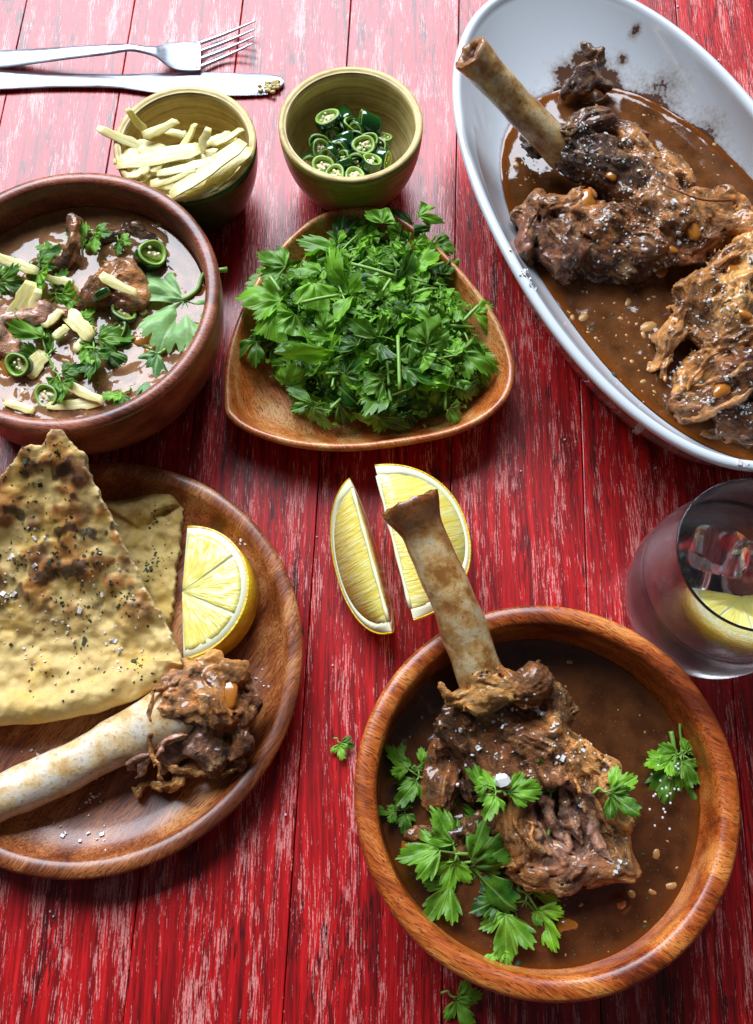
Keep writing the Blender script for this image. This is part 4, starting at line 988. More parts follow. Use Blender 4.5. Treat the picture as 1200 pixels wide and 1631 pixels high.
def chili_proto(r, h, seed, curl=.12):
    t = thing('chilli_ring', '', 'chilli', (0, 0, 0)); n = 28; th = np.arange(n)*2*np.pi/n
    ov = 1+.07*np.cos(2*th+seed)+.04*np.cos(3*th+seed*2)
    def ring(k, z): return np.stack([r*k*ov*np.cos(th), r*k*ov*np.sin(th), np.full(n, z)+curl*h*np.cos(th+seed)], 1)
    def shell(prof):
        V = np.concatenate([ring(k, z) for k, z in prof]); m = len(prof)
        return V, np.array([(j*n+i, j*n+(i+1) % n, ((j+1) % m)*n+(i+1) % n, ((j+1) % m)*n+i) for j in range(m) for i in range(n)])
    V, F = shell([(.93, -h/2), (.985, -h/2+.02), (1, -h*.25), (1.01, 0), (1, h*.25), (.985, h/2-.02), (.93, h/2), (.9, h/2-.05), (.9, -h/2+.05)]); mk('skin', V, F, M['chiliskin'], t)
    V, F = shell([(.91, -h/2+.005), (.93, h/2+.004), (.84, h/2+.015), (.74, h/2-.01), (.68, 0), (.74, -h/2+.01), (.84, -h/2-.01)]); mk('flesh_wall', V, F, M['chiliflesh'], t)
    V, F = lathe([(0, -h*.1), (r*.5, -h*.12), (r*.76, -h*.05), (r*.76, .02), (r*.5, -.01), (0, .01)], 20); mk('core', V, F, M['chiliflesh'], t)
    q = np.random.default_rng(seed)
    for k in range(2):
        a = q.uniform(0, 6.28)
        V, F = tube([(r*.78*math.cos(a), r*.78*math.sin(a), 0), (r*.2*math.cos(a+.4), r*.2*math.sin(a+.4), .02), (r*.62*math.cos(a+2.7), r*.62*math.sin(a+2.7), 0)], [.08, .15, .08], 8, True, 1.8*h); mk('membrane', V, F, M['seed'], t)
    for k in range(4):
        a = q.uniform(0, 6.28); rr = r*q.uniform(.2, .5); p = np.array([rr*math.cos(a), rr*math.sin(a), h*.42]); d = np.array([math.cos(a*3), math.sin(a*3), .2])*.07
        V, F = tube([p-d, p-d*.7, p, p+d*.7, p+d], [.015, .06, .075, .06, .015], 8, True, .55); mk('seed', V, F, M['seed'], t)
    return t
CP = [chili_proto(.66, .42, 1), chili_proto(.58, .7, 2, .05), chili_proto(.52, .34, 3), chili_proto(.6, 1.15, 4, .15)]
def cplace(label, u, v, z, i, tx, ty, s=1.0, group=None):
    place(CP, i, label, 'chilli', P(u, v, z), (tx, ty, u*.7), group, s)
for a in [
 ('largest chilli ring leaning against the far left wall of the pale bowl', 522, 190, 3.0, 0, -.25, .1, 1.05), ('long dark chilli piece at the far middle of the pale bowl', 548, 190, 2.3, 3, 1.3, .2), ('glossy long chilli piece with yellow end at far right', 590, 200, 2.7, 3, 1.2, -.4, 1.05), ('dark chilli piece in shade left of the glossy long one', 566, 204, 2.2, 1, 1.2, .3),
 ('dark chilli ring at the right wall of pale bowl', 609, 222, 2.4, 0, -.3, -.3, .95), ('chilli ring at the left wall seen half side on', 508, 228, 2.5, 1, -.7, .4), ('dark chilli piece just right of the left wall ring', 530, 216, 2.1, 1, .9, .2), ('chilli piece in the very middle lying on its side', 552, 224, 2.6, 1, 1.1, .6, .95),
 ('pale seeded chilli ring right of the middle of the bowl', 580, 233, 3.0, 0, -.1, .1, .95), ('thin chilli ring standing on edge left of the seeded one', 543, 240, 2.7, 2, -.9, .7), ('chilli ring tilted at the right with seeds showing', 606, 236, 2.5, 1, -.2, .5, .9), ('bright chilli edge piece at the lower right', 610, 254, 2.7, 1, .2, 1.3, .9),
 ('chilli ring with yellow seeds near the lower right', 592, 262, 3.0, 1, -.35, .1, 1.0), ('rolled chilli piece left of the yellow seeded ring', 568, 258, 2.8, 1, -.3, -.8, .95), ('chilli ring on edge at the lower middle', 551, 262, 2.8, 2, .5, 1.0, 1.05), ('pale centred chilli ring at the lower left', 516, 266, 2.8, 0, -.2, .15, .95),
 ('chilli ring pressed to the near left wall', 491, 260, 2.4, 1, -.4, .9, .9), ('small pale chilli ring at the near wall of the bowl', 534, 279, 3.0, 2, -.1, .0, 1.1), ('half hidden chilli ring right of the small pale one', 565, 281, 3.0, 2, -.2, .0, 1.1), ('dark chilli piece deep in the middle of the pile', 528, 246, 1.9, 3, 1.2, .5), ('dark chilli ring deep at the right of the pile', 590, 246, 1.9, 1, .6, .4), ('dark chilli ring deep at the bottom left of pile', 512, 248, 1.9, 1, .5, .3), ('deep chilli piece under the near wall rings', 552, 270, 2.0, 3, 1.3, 1.3)]:
    cplace(*a[:3], a[3]+1.0, *a[4:6], a[6], (a[7] if len(a) > 7 else 1.)*1.1, group='chopped green chillies in the pale bowl')
said = set()
for q in range(40):
    u, v, k_ = 555+rg.normal()*32, 232+rg.normal()*24, int(rg.integers(4))
    lb_ = ['wide thin', 'medium thick', 'small thin', 'tall tube shaped'][k_]+' chilli slice tucked in at the '+whereabouts(u-555, v-232, 10, 14)+' of the pale bowl'
    if lb_ in said or len(said) >= 16: continue
    said.add(lb_)
    cplace(lb_, u, v, 3.4+rg.uniform(-.2, .4), k_, rg.normal()*.8, rg.normal()*.8, .95, group='small chilli slices filling the pale bamboo bowl')
for a in [('fat green chilli ring at the far right in the dark curry bowl', 240, 408, 3.6, 1, -.5, .1, 1.45), ('chilli ring beside the rounded meat chunk in dark bowl', 197, 498, 3.4, 0, -.3, .3, 1.1), ('thin chilli ring half sunk below the chunk', 192, 526, 3.2, 2, -.5, .2, 1.1), ('small chilli sliver lying on the rounded meat chunk', 163, 468, 4.4, 2, -1., .6, .9),
          ('seeded chilli ring under the leaf at left in curry', 32, 582, 3.4, 1, -.3, .3, 1.2), ('chilli ring floating at the near left of the curry', 76, 631, 3.2, 0, -.3, .2, 1.05)]:
    cplace(*a[:3], a[3]+1.1, *a[4:], group='chilli rings in the dark curry bowl')

# ------------------------------------------------------------------ coriander
def leaf_mesh(seed, size=1.0, lobes=((-82, .78), (0, 1.), (82, .8)), curl=.25, cup=.3, cut=1.0, rag=1.0, chop=(), wd0=43):
    r = np.random.default_rng(seed); n = 150; m = 9
    a0 = max(abs(l[0]) for l in lobes)+46; th = np.radians(np.linspace(-a0, a0, n)); deg = np.degrees(th)
    lb = [(c+r.normal()*5, L*(1+.08*r.normal()), wd0+r.normal()*2.5) for c, L in lobes]
    ro = np.zeros(n); vn = []
    for c, L, wd in lb:
        x = np.abs(deg-c)/wd; env = np.clip(1-.4*x**2-.6*x**7, 0, 1)
        pa = 30+4*r.normal(); sub = .82+.18*np.abs(np.cos(np.radians((deg-c)*180/pa)))**.55; tooth = .86+.14*np.abs(np.cos(np.radians((deg-c)*180/(pa/3))))**.6*rag
        ro = np.maximum(ro, L*env*sub*tooth)
        for k in (-1, 0, 1): vn.append(math.radians(c+k*26))
    ro = np.maximum(ro, .16*cut); ro *= 1+.03*r.normal(size=n)
    for ca, cd in chop:
        cs = np.cos(th-math.radians(ca)); ro = np.where(cs > .05, np.minimum(ro, cd/np.maximum(cs, .05)), ro)
    S = np.linspace(0, 1, m+1)[1:]; V = [(0, 0, 0)]; vein = [1.]
    ph1, ph2 = r.uniform(0, 6.28, 2); b1, b2 = r.normal(size=2)
    for s in S:
        for i in range(n):
            q = s*ro[i]; x, y = q*math.cos(th[i]), q*math.sin(th[i])
            dm = min(abs(math.sin((th[i]-v)/1.))*q for v in vn); main = min(abs(math.sin(th[i]-math.radians(c)))*q for c, _, _ in lb)
            z = -curl*q*q*(.6+.4*math.sin(th[i]*1.3+ph1))+cup*main*.3+.05*q*math.cos(th[i]*6+ph2)+.07*math.sin(x*6+ph2)*math.sin(y*5+ph1)+.12*b1*x*y+.1*b2*q*q
            z += .035*math.sin(q*9+ph1)*math.cos(th[i]*9)
            V.append((x, y, z)); vein.append(math.exp(-(min(dm, main)/.018)**2)*.9 if q > .05 else .6)
    V = np.array(V)*size; F = [(0, 1+i, 2+i) for i in range(n-1)]
    for j in range(m-1):
        for i in range(n-1): a = 1+j*n+i; F.append((a, a+n, a+n+1, a+1))
    return V, F, np.array(vein)
def make_leaf(name, seed, mat, size=1., **k):
    V, F, vn = leaf_mesh(seed, size, **k); return mk(name, V, F, mat, attrs={'vein': vn})
LOB = ((-52, .74), (0, 1.), (52, .74))
def sprig_proto(seed, mat, size, stem=1.0, n=3, **k):
    t = thing('coriander_sprig', '', 'coriander', (0, 0, 0)); r = np.random.default_rng(seed)
    spec = {3: [(0, .30, .72), (66, .12, .62), (-66, .12, .62)], 2: [(-32, .1, .75), (40, .12, .68)], 1: [(0, .02, 1.)]}[n]
    for j, (ang, off, sc) in enumerate(spec):
        V, F, vn = leaf_mesh(seed*7+j, size*sc, **{**dict(lobes=LOB, wd0=34), **k})
        e = np.array(Euler((r.normal()*.18, r.normal()*.18, R(ang+r.normal()*6))).to_matrix())
        V = (V+[off*size, 0, 0])@e.T+[0, 0, .03*j]; mk('leaf_blade', V, F, mat, t, attrs={'vein': vn})
        if off > .05:
            V, F = tube([(0, 0, .0), np.array([off*size*1.05, 0, 0])@e.T+[0, 0, .03*j]], [.045, .035], 6); mk('stem', V, F, M['stem'], t)
    c = spline([(.04*size, 0, 0), (-.3*stem*size, .05*r.normal(), -.02), (-.65*stem*size, .1*r.normal(), .03), (-1.*stem*size, .15*r.normal(), .0)], 12)
    V, F = tube(c, np.linspace(.045, .065, 12)*min(1.2, size*.6), 8); mk('stem', V, F, M['stem'], t); return t
SP = [sprig_proto(201, M['leaf'], 2.0, .9, curl=.3, cup=.35), sprig_proto(202, M['leaf'], 2.0, .25, curl=.35, cup=.5), sprig_proto(203, M['leafpale'], 2.0, .75, n=1, curl=.08, cup=.2, lobes=((-78, .82), (0, 1.), (78, .84)), wd0=45), sprig_proto(204, M['leaf'], 2.0, .3, n=2, curl=.45, cup=.3), sprig_proto(205, M['leafpale'], 2.0, .15, n=1, curl=.15, cup=.3, lobes=((-40, .9), (38, 1.)), wd0=44), sprig_proto(206, M['leaf'], 2.0, .45, n=1, curl=.25, cup=.3)]
def sprig(label, u, v, sz, ang, i, tx=0., ty=0., keys=None, dz=.12, group=None):
    """junction of the leaf at u, v; ang = heading of the middle lobe in the photograph, clockwise from right"""
    s = sight(u, v, keys); p = np.array(s[0]) if s else P(u, v, 3.2)
    q = Matrix.Rotation(R(-ang), 3, 'Z') @ Euler((tx, ty, 0)).to_matrix()
    place(SP, i, label, 'coriander', p+[0, 0, dz], q.to_euler(), group, sz/2.*1.14)
G1 = 'coriander leaves in the lower right bowl'
for a in [
 ('coriander sprig on the gravy at the far left inside the lower right bowl', 668, 1238, 1.9, 205, 1, .2, -.1), ('small bent leaf touching the meat right of the far left sprig', 668, 1222, 1.2, 0, 3, .2, -.2), ('small coriander leaf by the left wall of the lower right bowl', 645, 1290, 1.25, 165, 1, .1, 0.),
 ('coriander leaf fanning at the upper left of the big cluster', 728, 1360, 2.5, 175, 0, .1, -.2), ('upright thin coriander leaf above the big cluster', 722, 1345, 1.5, 255, 5, .5, -.3), ('folded bright coriander leaf over the middle of the cluster', 738, 1375, 2.9, 25, 3, .5, -.25),
 ('broad coriander leaf at the bottom of the big cluster', 812, 1425, 2.6, 95, 0, -.1, -.1), ('coriander leaf spread to the right of the cluster bottom', 840, 1425, 2.2, 50, 1, .2, 0.), ('pale edged coriander leaf at the left of the cluster on gravy', 735, 1395, 2.3, 130, 0, -.1, -.1), ('bright small leaf at the near end of the cluster', 795, 1505, 1.1, 110, 3, .2, -.2), ('dark narrow leaf tucked between cluster and meat', 790, 1345, 1.8, 250, 5, .6, 0.)]:
    sprig(*a, keys=['s1', 'meat1'], group=G1)
for a in [
 ('curly coriander leaf beside the large salt crystal on the meat', 790, 1262, 1.6, 195, 1, .3, -.2), ('bright coriander leaf with its stem pointing down on the meat', 877, 1262, 2.0, 270, 0, .35, -.35), ('bright coriander leaf at the right shoulder of the meat', 965, 1262, 1.6, 20, 3, .2, -.3), ('thin leaf arm bridging the two leaves on the meat', 810, 1262, 1.3, 5, 5, .1, -.1)]:
    sprig(*a, keys=['s1', 'meat1'], dz=.25, group=G1)
for a in [('folded coriander leaf with upright stem at the right wall of lower right bowl', 1083, 1200, 1.7, 90, 0, -.2, .1), ('salted oval coriander leaf at the right of the lower right bowl', 1072, 1215, 2.7, 93, 5, .05, .05), ('coriander leaf spreading left under the upright stem', 1080, 1206, 1.6, 150, 1, .1, 0.), ('coriander leaf spreading right under the upright stem', 1086, 1204, 1.4, 30, 1, .1, 0.)]:
    sprig(*a, keys=['s1'], dz=.3, group=G1)
G2 = 'coriander leaves in the dark curry bowl'
for a in [
 ('large pale coriander leaf at the right in the dark curry bowl', 296, 478, 3.3, 128, 2, .05, 0.), ('bent dark coriander leaf at the left with stem to the near side', 78, 570, 2.8, 235, 0, .35, -.3), ('flat teal green coriander leaf in the middle near side', 150, 545, 2.4, 70, 1, .0, 0.), ('second teal lobe right of the flat middle leaf', 165, 560, 1.9, 10, 5, .0, 0.),
 ('pale coriander leaf folded near the near right wall', 255, 565, 2.4, 145, 4, .1, 0.), ('small bright leaf at the near wall beside pale leaf', 200, 628, 1.2, 150, 3, .2, -.1), ('curly coriander leaf over the ginger at the far left', 60, 430, 2.0, 50, 1, .3, -.2), ('dark coriander leaf cut off by the left edge of the photo', -8, 445, 2.2, 20, 0, .3, -.2),
 ('coriander leaf touching the ginger above pinkish meat', 90, 470, 1.6, 10, 1, .2, -.1), ('small dark coriander leaf among meat at far centre', 150, 375, 1.3, 60, 3, .5, -.2), ('dark thin coriander leaf standing at the far wall', 134, 395, 1.4, 275, 5, .7, -.4), ('tiny coriander bit left of the curled sliver', 88, 395, 1.0, 150, 3, .2, -.2), ('coriander leaf bit between chunk and far chilli ring', 190, 385, 1.0, 70, 3, .5, -.1), ('coriander bit lying beside ginger under the chunk', 130, 515, 1.1, 30, 1, .1, .1), ('wet coriander leaf under the bent dark one', 95, 600, 1.7, 60, 1, .0, 0.)]:
    sprig(*a, keys=['s2', 'ch51', 'ch52', 'ch53', 'ch54'], dz=.22, group=G2)
sprig('tiny coriander scrap on the planks left of the lower right bowl', 540, 1182, .9, 60, 3, .1, -.1, keys=['x'])
sprig('coriander scrap on the planks below the lower right bowl', 722, 1588, 1.5, 40, 3, .2, -.1, keys=['x'])
for o in bpy.data.objects:
    if o.get('label', '').endswith(('left of the lower right bowl', 'below the lower right bowl')) and o['category'] == 'coriander':
        d = P(540, 1182, .35) if 'tiny' in o['label'] else P(722, 1588, .4); o.location = d*CM
# the heap: blades and stalks are parts of one pile
hp = [(385, 470), (430, 415), (500, 370), (560, 335), (640, 335), (690, 355), (730, 430), (765, 510), (780, 590), (745, 640), (680, 665), (580, 665), (510, 655), (450, 610), (400, 540)]
hc = P(590, 510, 3.0)
heap = thing('coriander_heap', 'heap of chopped green coriander leaves and stalks in the three cornered dish', 'coriander heap', (hc[0], hc[1], .6))
HPp = cspline([P(u, v, 2.9)[:2] for u, v in hp], 72)
hang = np.arctan2(HPp[:, 1]-hc[1], HPp[:, 0]-hc[0]); hr = np.hypot(HPp[:, 0]-hc[0], HPp[:, 1]-hc[1]); o_ = np.argsort(hang)
def hrad(a): return np.interp(a, hang[o_], hr[o_], period=2*np.pi)
def htop(s): return 1.0+3.6*(1-s*s)**.75
# dark mass beneath
rings = []
for s in (.9, .8, .65, .5, .35, .2, .05):
    aa = np.arange(60)*2*np.pi/60-np.pi; r = hrad(aa)*s
    rings.append(np.stack([hc[0]+r*np.cos(aa), hc[1]+r*np.sin(aa), np.full(60, htop(s)-.9)], 1))
V, F = loft(rings, True); V[:, 2] += .35*fbm(V*.9, 3)+.1; o = mk('packed_leaves', V, F, M['leaf'], heap, attrs={'vein': np.zeros(len(V))}); o['kind'] = 'stuff'
LV = []
hr0 = np.random.default_rng(6)
for i in range(16):
    lo_ = [LOB, ((-50, .9), (25, 1.)), LOB, ((-70, .7), (10, 1.))][i % 4]
    V, F, vn = leaf_mesh(300+i, 1.0, lobes=lo_, wd0=36, curl=(.25, .7, .45, 1.)[i*7 % 4], cup=(.1, .5, .9)[i % 3], chop=[(), ((hr0.uniform(-60, 60), hr0.uniform(.35, .7)),), ((hr0.uniform(0, 90), hr0.uniform(.3, .6)), (hr0.uniform(-120, -40), .35))][i*5 % 3])
    LV.append((V, F, vn))
leaf_meshes = []
hr_ = np.random.default_rng(11)
for i in range(285):
    k = i % 16
    if i < 190: s = math.sqrt(hr_.uniform(0, 1))*.98; a = hr_.uniform(-math.pi, math.pi)
    else: s = math.sqrt(hr_.uniform(.0, .8)); a = hr_.uniform(-math.pi, math.pi)
    rr = hrad(a)*s; x, y = hc[0]+rr*math.cos(a), hc[1]+rr*math.sin(a)
    z = htop(s)-hr_.uniform(-.15, .75)
    if i >= 190: z = htop(s)+hr_.uniform(-.1, .25)
    z = max(z, 1.5+2.0*(s > .82)*(s-.82)*4)
    tilt = hr_.normal()*.55; rotz = hr_.uniform(0, 6.28)
    outw = np.array([math.cos(a), math.sin(a)])*s*.55
    nrm = Vector((outw[0]+hr_.normal()*.6, outw[1]+hr_.normal()*.6-.1, 1)).normalized()
    q = nrm.to_track_quat('Z', 'Y').to_matrix() @ Matrix.Rotation(rotz, 3, 'Z')
    size = np.clip(1.45*math.exp(hr_.normal()*.28), .8, 2.3)
    if k >= len(leaf_meshes):
        o = mk('leaf', *LV[k][:2], M['leaf'], heap, attrs={'vein': LV[k][2]})
        # geometry was authored round the origin
        co = np.array(LV[k][0])*CM; o.data.vertices.foreach_set('co', co.astype(np.float32).ravel()); o.data.update(); leaf_meshes.append(o.data)
    else:
        o = bpy.data.objects.new('leaf', leaf_meshes[k]); COL.objects.link(o); o.parent = heap
    org = np.array(heap['org']); o.location = (np.array([x, y, z])-org)*CM; o.rotation_euler = q.to_euler(); o.scale = (size,)*3
# leaves that stand out at the edge of the heap
for (u, v, z, sz, ang, k, tx, ty) in [(448, 478, 3.6, 2.7, 190, 0, .1, -.1), (470, 500, 3.8, 2.9, 115, 4, -.2, 0), (440, 500, 3.4, 2.2, 90, 8, 0, 0), (668, 345, 5.2, 1.7, -35, 1, .2, -.4), (610, 355, 5.2, 1.9, -80, 4, 0, -.2), (455, 425, 4.2, 1.9, 205, 12, 0, -.1), (735, 560, 3.0, 2.4, 20, 0, 0, .1), (580, 610, 3.3, 2.2, 70, 4, -.3, .2), (505, 640, 2.2, 1.6, 80, 5, .5, 0), (640, 650, 1.9, 1.6, 20, 1, 0, .1), (720, 600, 2.6, 2.0, 60, 9, 0, .1), (565, 650, 1.9, 1.2, 30, 3, 0, 0), (640, 590, 4.1, 2.1, 10, 2, -.6, 0), (500, 450, 4.8, 2.2, 80, 8, -.2, 0)]:
    o = bpy.data.objects.new('leaf', leaf_meshes[k]); COL.objects.link(o); o.parent = heap
    q = Matrix.Rotation(R(-ang), 3, 'Z') @ Euler((tx, ty, 0)).to_matrix()
    o.location = (P(u, v, z)-np.array(heap['org']))*CM; o.rotation_euler = q.to_euler(); o.scale = (sz,)*3
# finely chopped bits between the larger leaves
parts = []; rc = np.random.default_rng(21)
for i in range(950):
    k = int(rc.integers(16)); vv, ff, _ = LV[k]
    s = math.sqrt(rc.uniform(0, 1))*.97; a = rc.uniform(-math.pi, math.pi); rr = hrad(a)*s
    cx = np.array([hc[0]+rr*math.cos(a), hc[1]+rr*math.sin(a), max(1.3, htop(s)+rc.uniform(-.4, .22))])
    L = rc.uniform(.25, .8); wd = L*rc.uniform(.35, .9); n5 = 7; an = np.sort(rc.uniform(0, 6.28, n5)); rad = rc.uniform(.6, 1., n5)
    loc = [np.array([0, 0, .06])]+[np.array([L*.5*q*math.cos(b), wd*.5*q*math.sin(b), rc.normal()*.07]) for b, q in zip(an, rad)]
    q = np.array(Euler((rc.normal()*.7, rc.normal()*.7, rc.uniform(0, 6.28))).to_matrix())
    parts.append((np.array(loc)@q.T+cx, [(0, 1+j, 1+(j+1) % n5) for j in range(n5)]))
V, F = join(parts); o = mk('chopped_bits', V, F, M['leaf'], heap, attrs={'vein': np.repeat(rc.uniform(0, .9, 950), 8)}); o['kind'] = 'stuff'
for i in range(46):
    s = math.sqrt(hr_.uniform(0, .85)); a = hr_.uniform(-math.pi, math.pi); rr = hrad(a)*s; L = hr_.uniform(.8, 2.2); b = hr_.uniform(0, 6.28); d = np.array([math.cos(b), math.sin(b), hr_.normal()*.2])*L/2
    p = np.array([hc[0]+rr*math.cos(a), hc[1]+rr*math.sin(a), htop(s)+hr_.uniform(-.35, .3)])
    V, F = tube(spline([p-d, p-d*.3+[0, 0, .08], p+d*.4+[0, 0, .05], p+d], 8), hr_.uniform(.05, .1), 8); mk('stalk', V, F, M['stem'], heap)
for (a, b, z) in [((430, 440), (447, 465), 4.6), ((480, 482), (540, 470), 5.1), ((560, 420), (630, 440), 5.5), ((634, 535), (637, 620), 4.6), ((738, 512), (762, 487), 4.4), ((610, 465), (622, 445), 5.5)]:
    c = spline([P(*a, z), (P(*a, z)+P(*b, z))/2+[0, 0, .06], P(*b, z)], 8); V, F = tube(c, .1, 8); mk('stalk', V, F, M['stem'], heap)
# salt on leaves
big = sight(800, 1246, ['meat1']); p = np.array(big[0])
V, F = tube([p+[-.2, -.1, .15], p+[-.15, 0, .3], p+[.15, .05, .42], p+[.25, .1, .5]], [.2, .33, .3, .2], 5, True, .6)
tag(mk('salt_crystal', V, F, M['salt'], smooth=False, org=p), 'large salt crystal on the shank beside the curly leaf', 'salt')
# salt on the oval leaf and fresh specks
r9 = np.random.default_rng(9); parts = []
for i in range(26):
    u, v = 1068+r9.normal()*16, 1250+r9.normal()*28; p = P(u, v, SZ+.5); s = .09
    parts.append(tube([p-[s*.5, 0, 0], p, p+[s*.5, 0, .02]], [s*.5, s*.7, s*.4], 5))
V, F = join(parts); tag(mk('salt_flakes', V, F, M['salt'], smooth=False, org=V.mean(0)), 'salt grains on the oval coriander leaf at right', 'salt', kind='stuff')
# crumbs of salt on the planks
parts = []
for (u, v) in [(1045, 745), (705, 770), (85, 1460), (80, 1452), (1080, 10), (1110, 55), (1145, 95), (482, 600), (680, 690), (455, 1298), (300, 715), (1120, 640), (900, 700), (530, 1060), (505, 855), (620, 1100), (830, 750)]:
    p = P(u, v, .05); s = .09*math.exp(r9.normal()*.3); parts.append(tube([p-[s*.5, 0, 0], p, p+[s*.5, 0, .02]], [s*.5, s*.7, s*.4], 5))
V, F = join(parts); tag(mk('salt_flakes', V, F, M['salt'], smooth=False, org=V.mean(0)), 'stray salt flakes scattered over the red planks', 'salt', kind='stuff')

# ------------------------------------------------------------------ bits floating in the gravies
def bits(label, key, regions, count, s0, mat, seed, name='spice_bits', cat='spices', flat=.45, sink=.2):
    r = np.random.default_rng(seed); parts = []; tries = 0
    while len(parts) < count and tries < count*10:
        tries += 1; c = regions[r.integers(len(regions))]; a = r.uniform(0, 6.28); q = math.sqrt(r.uniform())
        h = sight(c[0]+c[2]*q*math.cos(a), c[1]+c[2]*q*math.sin(a)); h2 = sight(c[0]+c[2]*q*math.cos(a), c[1]+c[2]*q*math.sin(a), [key])
        if not h or not h2 or abs(h[2]-h2[2]) > 1e-3: continue
        p = np.array(h[0]); s = s0*math.exp(r.normal()*.55); b = r.uniform(0, 6.28); d = np.array([math.cos(b), math.sin(b), 0])*s*r.uniform(.8, 1.6); p[2] += s*(flat-.5)*0-s*sink
        parts.append(tube([p-d, p-d*.7, p, p+d*.7, p+d], [s*.3, s*.8, s, s*.75, s*.2], 8, True, flat, .6, i, 6.))
    V, F = join(parts); return tag(mk(name, V, F, mat, org=V.mean(0)), label, cat, kind='stuff')
BRR = [(960, 1120, 110), (1020, 1300, 90), (900, 1490, 90), (1040, 1420, 60), (700, 1160, 60), (680, 1400, 50)]
LBR = [(60, 640, 60), (230, 560, 70), (120, 560, 90), (280, 500, 50), (250, 380, 60), (60, 580, 60), (130, 620, 60)]
DRR = [(960, 500, 60), (1010, 600, 50), (1060, 160, 60), (1150, 230, 50), (830, 270, 30), (1030, 520, 50)]
bits('tiny dark spice specks floating in the lower right bowl', 's1', BRR, 120, .035, M['herb'], 61)
bits('small soft onion crumbs floating in the lower right bowl', 's1', BRR, 34, .06, M['crumb'], 62, 'onion_bits', 'onion', .4, .2)
bits('tiny dark spice specks floating in the dark curry bowl', 's2', LBR, 80, .035, M['herb'], 63)
bits('small onion and ginger crumbs floating in the dark curry bowl', 's2', LBR, 90, .1, M['crumb'], 64, 'onion_bits', 'onion', .4, .2)
bits('tiny dark spice specks floating in the white dish gravy', 's3', DRR, 90, .035, M['herb'], 65)
bits('small onion crumbs floating in the white dish gravy', 's3', DRR, 90, .075, M['crumb'], 66, 'onion_bits', 'onion', .4, .2)

# ------------------------------------------------------------------ glass of water
GC = (16.75, 13.85)
tg = thing('drinking_glass', 'rounded stemless glass of iced water with lemon at right edge', 'glass', (*GC, 0))
og = [(0, 0), (2.2, 0), (2.9, .12), (3.35, .5), (3.85, 1.6), (4.15, 2.9), (4.27, 4.2), (4.2, 5.4), (4.05, 6.7), (3.83, 8.0), (3.65, 9.1), (3.56, 9.95), (3.55, 10.1)]
ig = [(3.51, 10.13), (3.46, 10.1), (3.47, 9.95), (3.56, 9.1), (3.74, 8.0), (3.95, 6.7), (4.1, 5.4), (4.12, 4.2), (4.0, 2.9), (3.68, 1.75), (3.1, 1.0), (2.0, .75), (0, .7)]
V, F = lathe(og+ig, 128, GC); mk('glass_wall', V, F, M['glass'], tg)
wl = 6.4
wi = [(0, .705)]+[(r+.012 if z > .8 else r, z+(.005 if z <= .8 else 0)) for r, z in ig[::-1][1:] if z < wl]+[(4.0, wl), (3.9, wl-.06), (3.6, wl-.09), (0, wl-.1)]
V, F = lathe(wi, 128, GC)
tag(mk('water', V, F, M['water'], org=(*GC, 1)), 'clear water filling most of the stemless glass', 'water')
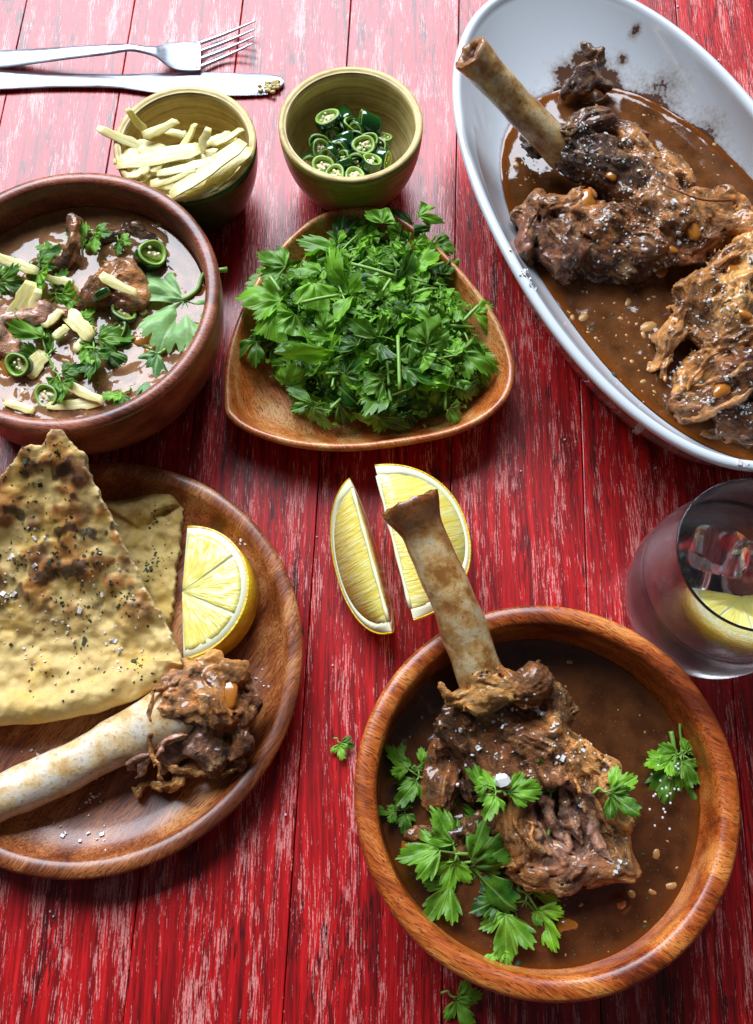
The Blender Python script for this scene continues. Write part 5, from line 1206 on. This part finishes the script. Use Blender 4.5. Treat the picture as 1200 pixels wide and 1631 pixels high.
for i, (dx, dy, z, s, rx, lb) in enumerate([(-.2, 1.5, 5.7, 1.15, .4, 'ice cube floating at the far side of the glass'), (1.3, .6, 5.4, 1.2, 1.1, 'ice cube behind the lemon in the glass'), (-1.7, .6, 5.2, 1.0, .7, 'ice cube at the left of the glass')]):
    q = Euler((rx, rx*1.7, i)).to_matrix(); V = []; F = []
    n = 7; gr = np.linspace(-1, 1, n); pts = {}
    for ax in range(3):
        for sg in (-1, 1):
            o0 = len(V)
            for a in gr:
                for b in gr:
                    p = np.zeros(3); p[ax] = sg; p[(ax+1) % 3] = a; p[(ax+2) % 3] = b; p = p/(np.sum(np.abs(p)**5)**.2)
                    V.append(p*s*(1+.05*math.sin(3*p[0]+2*p[1]+i)))
            for a in range(n-1):
                for b in range(n-1):
                    f = (o0+a*n+b, o0+(a+1)*n+b, o0+(a+1)*n+b+1, o0+a*n+b+1); F.append(f if sg > 0 else f[::-1])
    V = np.array(V)@np.array(q).T+[GC[0]+dx, GC[1]+dy, z]
    o = mk('ice_cube', V, F, M['ice'], org=V.mean(0)); tag(o, lb, 'ice cube')
    import bmesh
    bm = bmesh.new(); bm.from_mesh(o.data); bmesh.ops.remove_doubles(bm, verts=bm.verts, dist=1e-5); bmesh.ops.recalc_face_normals(bm, faces=bm.faces); bm.to_mesh(o.data); bm.free()
lemon_slice('lemon_slice', 'lemon slice floating in the water glass', 'lemon slice', (GC[0]+.6, GC[1]-.8, 5.9), 2.6, 1.1, R(-190), R(10), (.15, .35, .9), seed=8, nseg=4)
# liquid climbs a little wherever something breaks its surface
bpy.context.view_layer.update()
from mathutils.kdtree import KDTree
for pool_ob in [o for o in bpy.data.objects if o.name.startswith('gravy')]:
    me = pool_ob.data; n = len(me.vertices); A = np.empty(n*3, np.float32); me.vertices.foreach_get('co', A); A = A.reshape(n, 3)/CM+np.array(pool_ob.location)/CM
    zc = float(pool_ob.location.z/CM); c = A[:, :2].mean(0); rad = np.linalg.norm(A[:, :2]-c, axis=1).max(); pts = []
    for o in bpy.data.objects:
        if o.type != 'MESH' or o.name.split('.')[0] in ('gravy', 'bowl_shell', 'dish_body', 'plank', 'underlay', 'plate_body', 'spice_bits', 'salt_flakes', 'onion_bits'): continue
        w_ = np.array(o.matrix_world); m = len(o.data.vertices)
        if m < 4: continue
        if np.linalg.norm(w_[:2, 3]/CM-c) > rad+12: continue
        B = np.empty(m*3, np.float32); o.data.vertices.foreach_get('co', B); B = (B.reshape(m, 3)@w_[:3, :3].T+w_[:3, 3])/CM
        k = (np.abs(B[:, 2]-zc-.02) < .13) & (np.linalg.norm(B[:, :2]-c, axis=1) < rad); B = B[k]
        pts.append(B[::max(1, len(B)//400)])
    pts = np.concatenate(pts); kd = KDTree(len(pts))
    for i, p in enumerate(pts): kd.insert((p[0], p[1], 0), i)
    kd.balance()
    d = np.array([kd.find((p[0], p[1], 0))[2] for p in A])
    A[:, 2] += .09*np.exp(-(d/.17)**2)
    me.vertices.foreach_set('co', ((A-np.array(pool_ob.location)/CM)*CM).astype(np.float32).ravel()); me.update()
for ob in bpy.data.objects:
    if 'org' in ob.keys(): del ob['org']
    if ob.parent is not None and 'category' in ob.keys(): del ob['category']
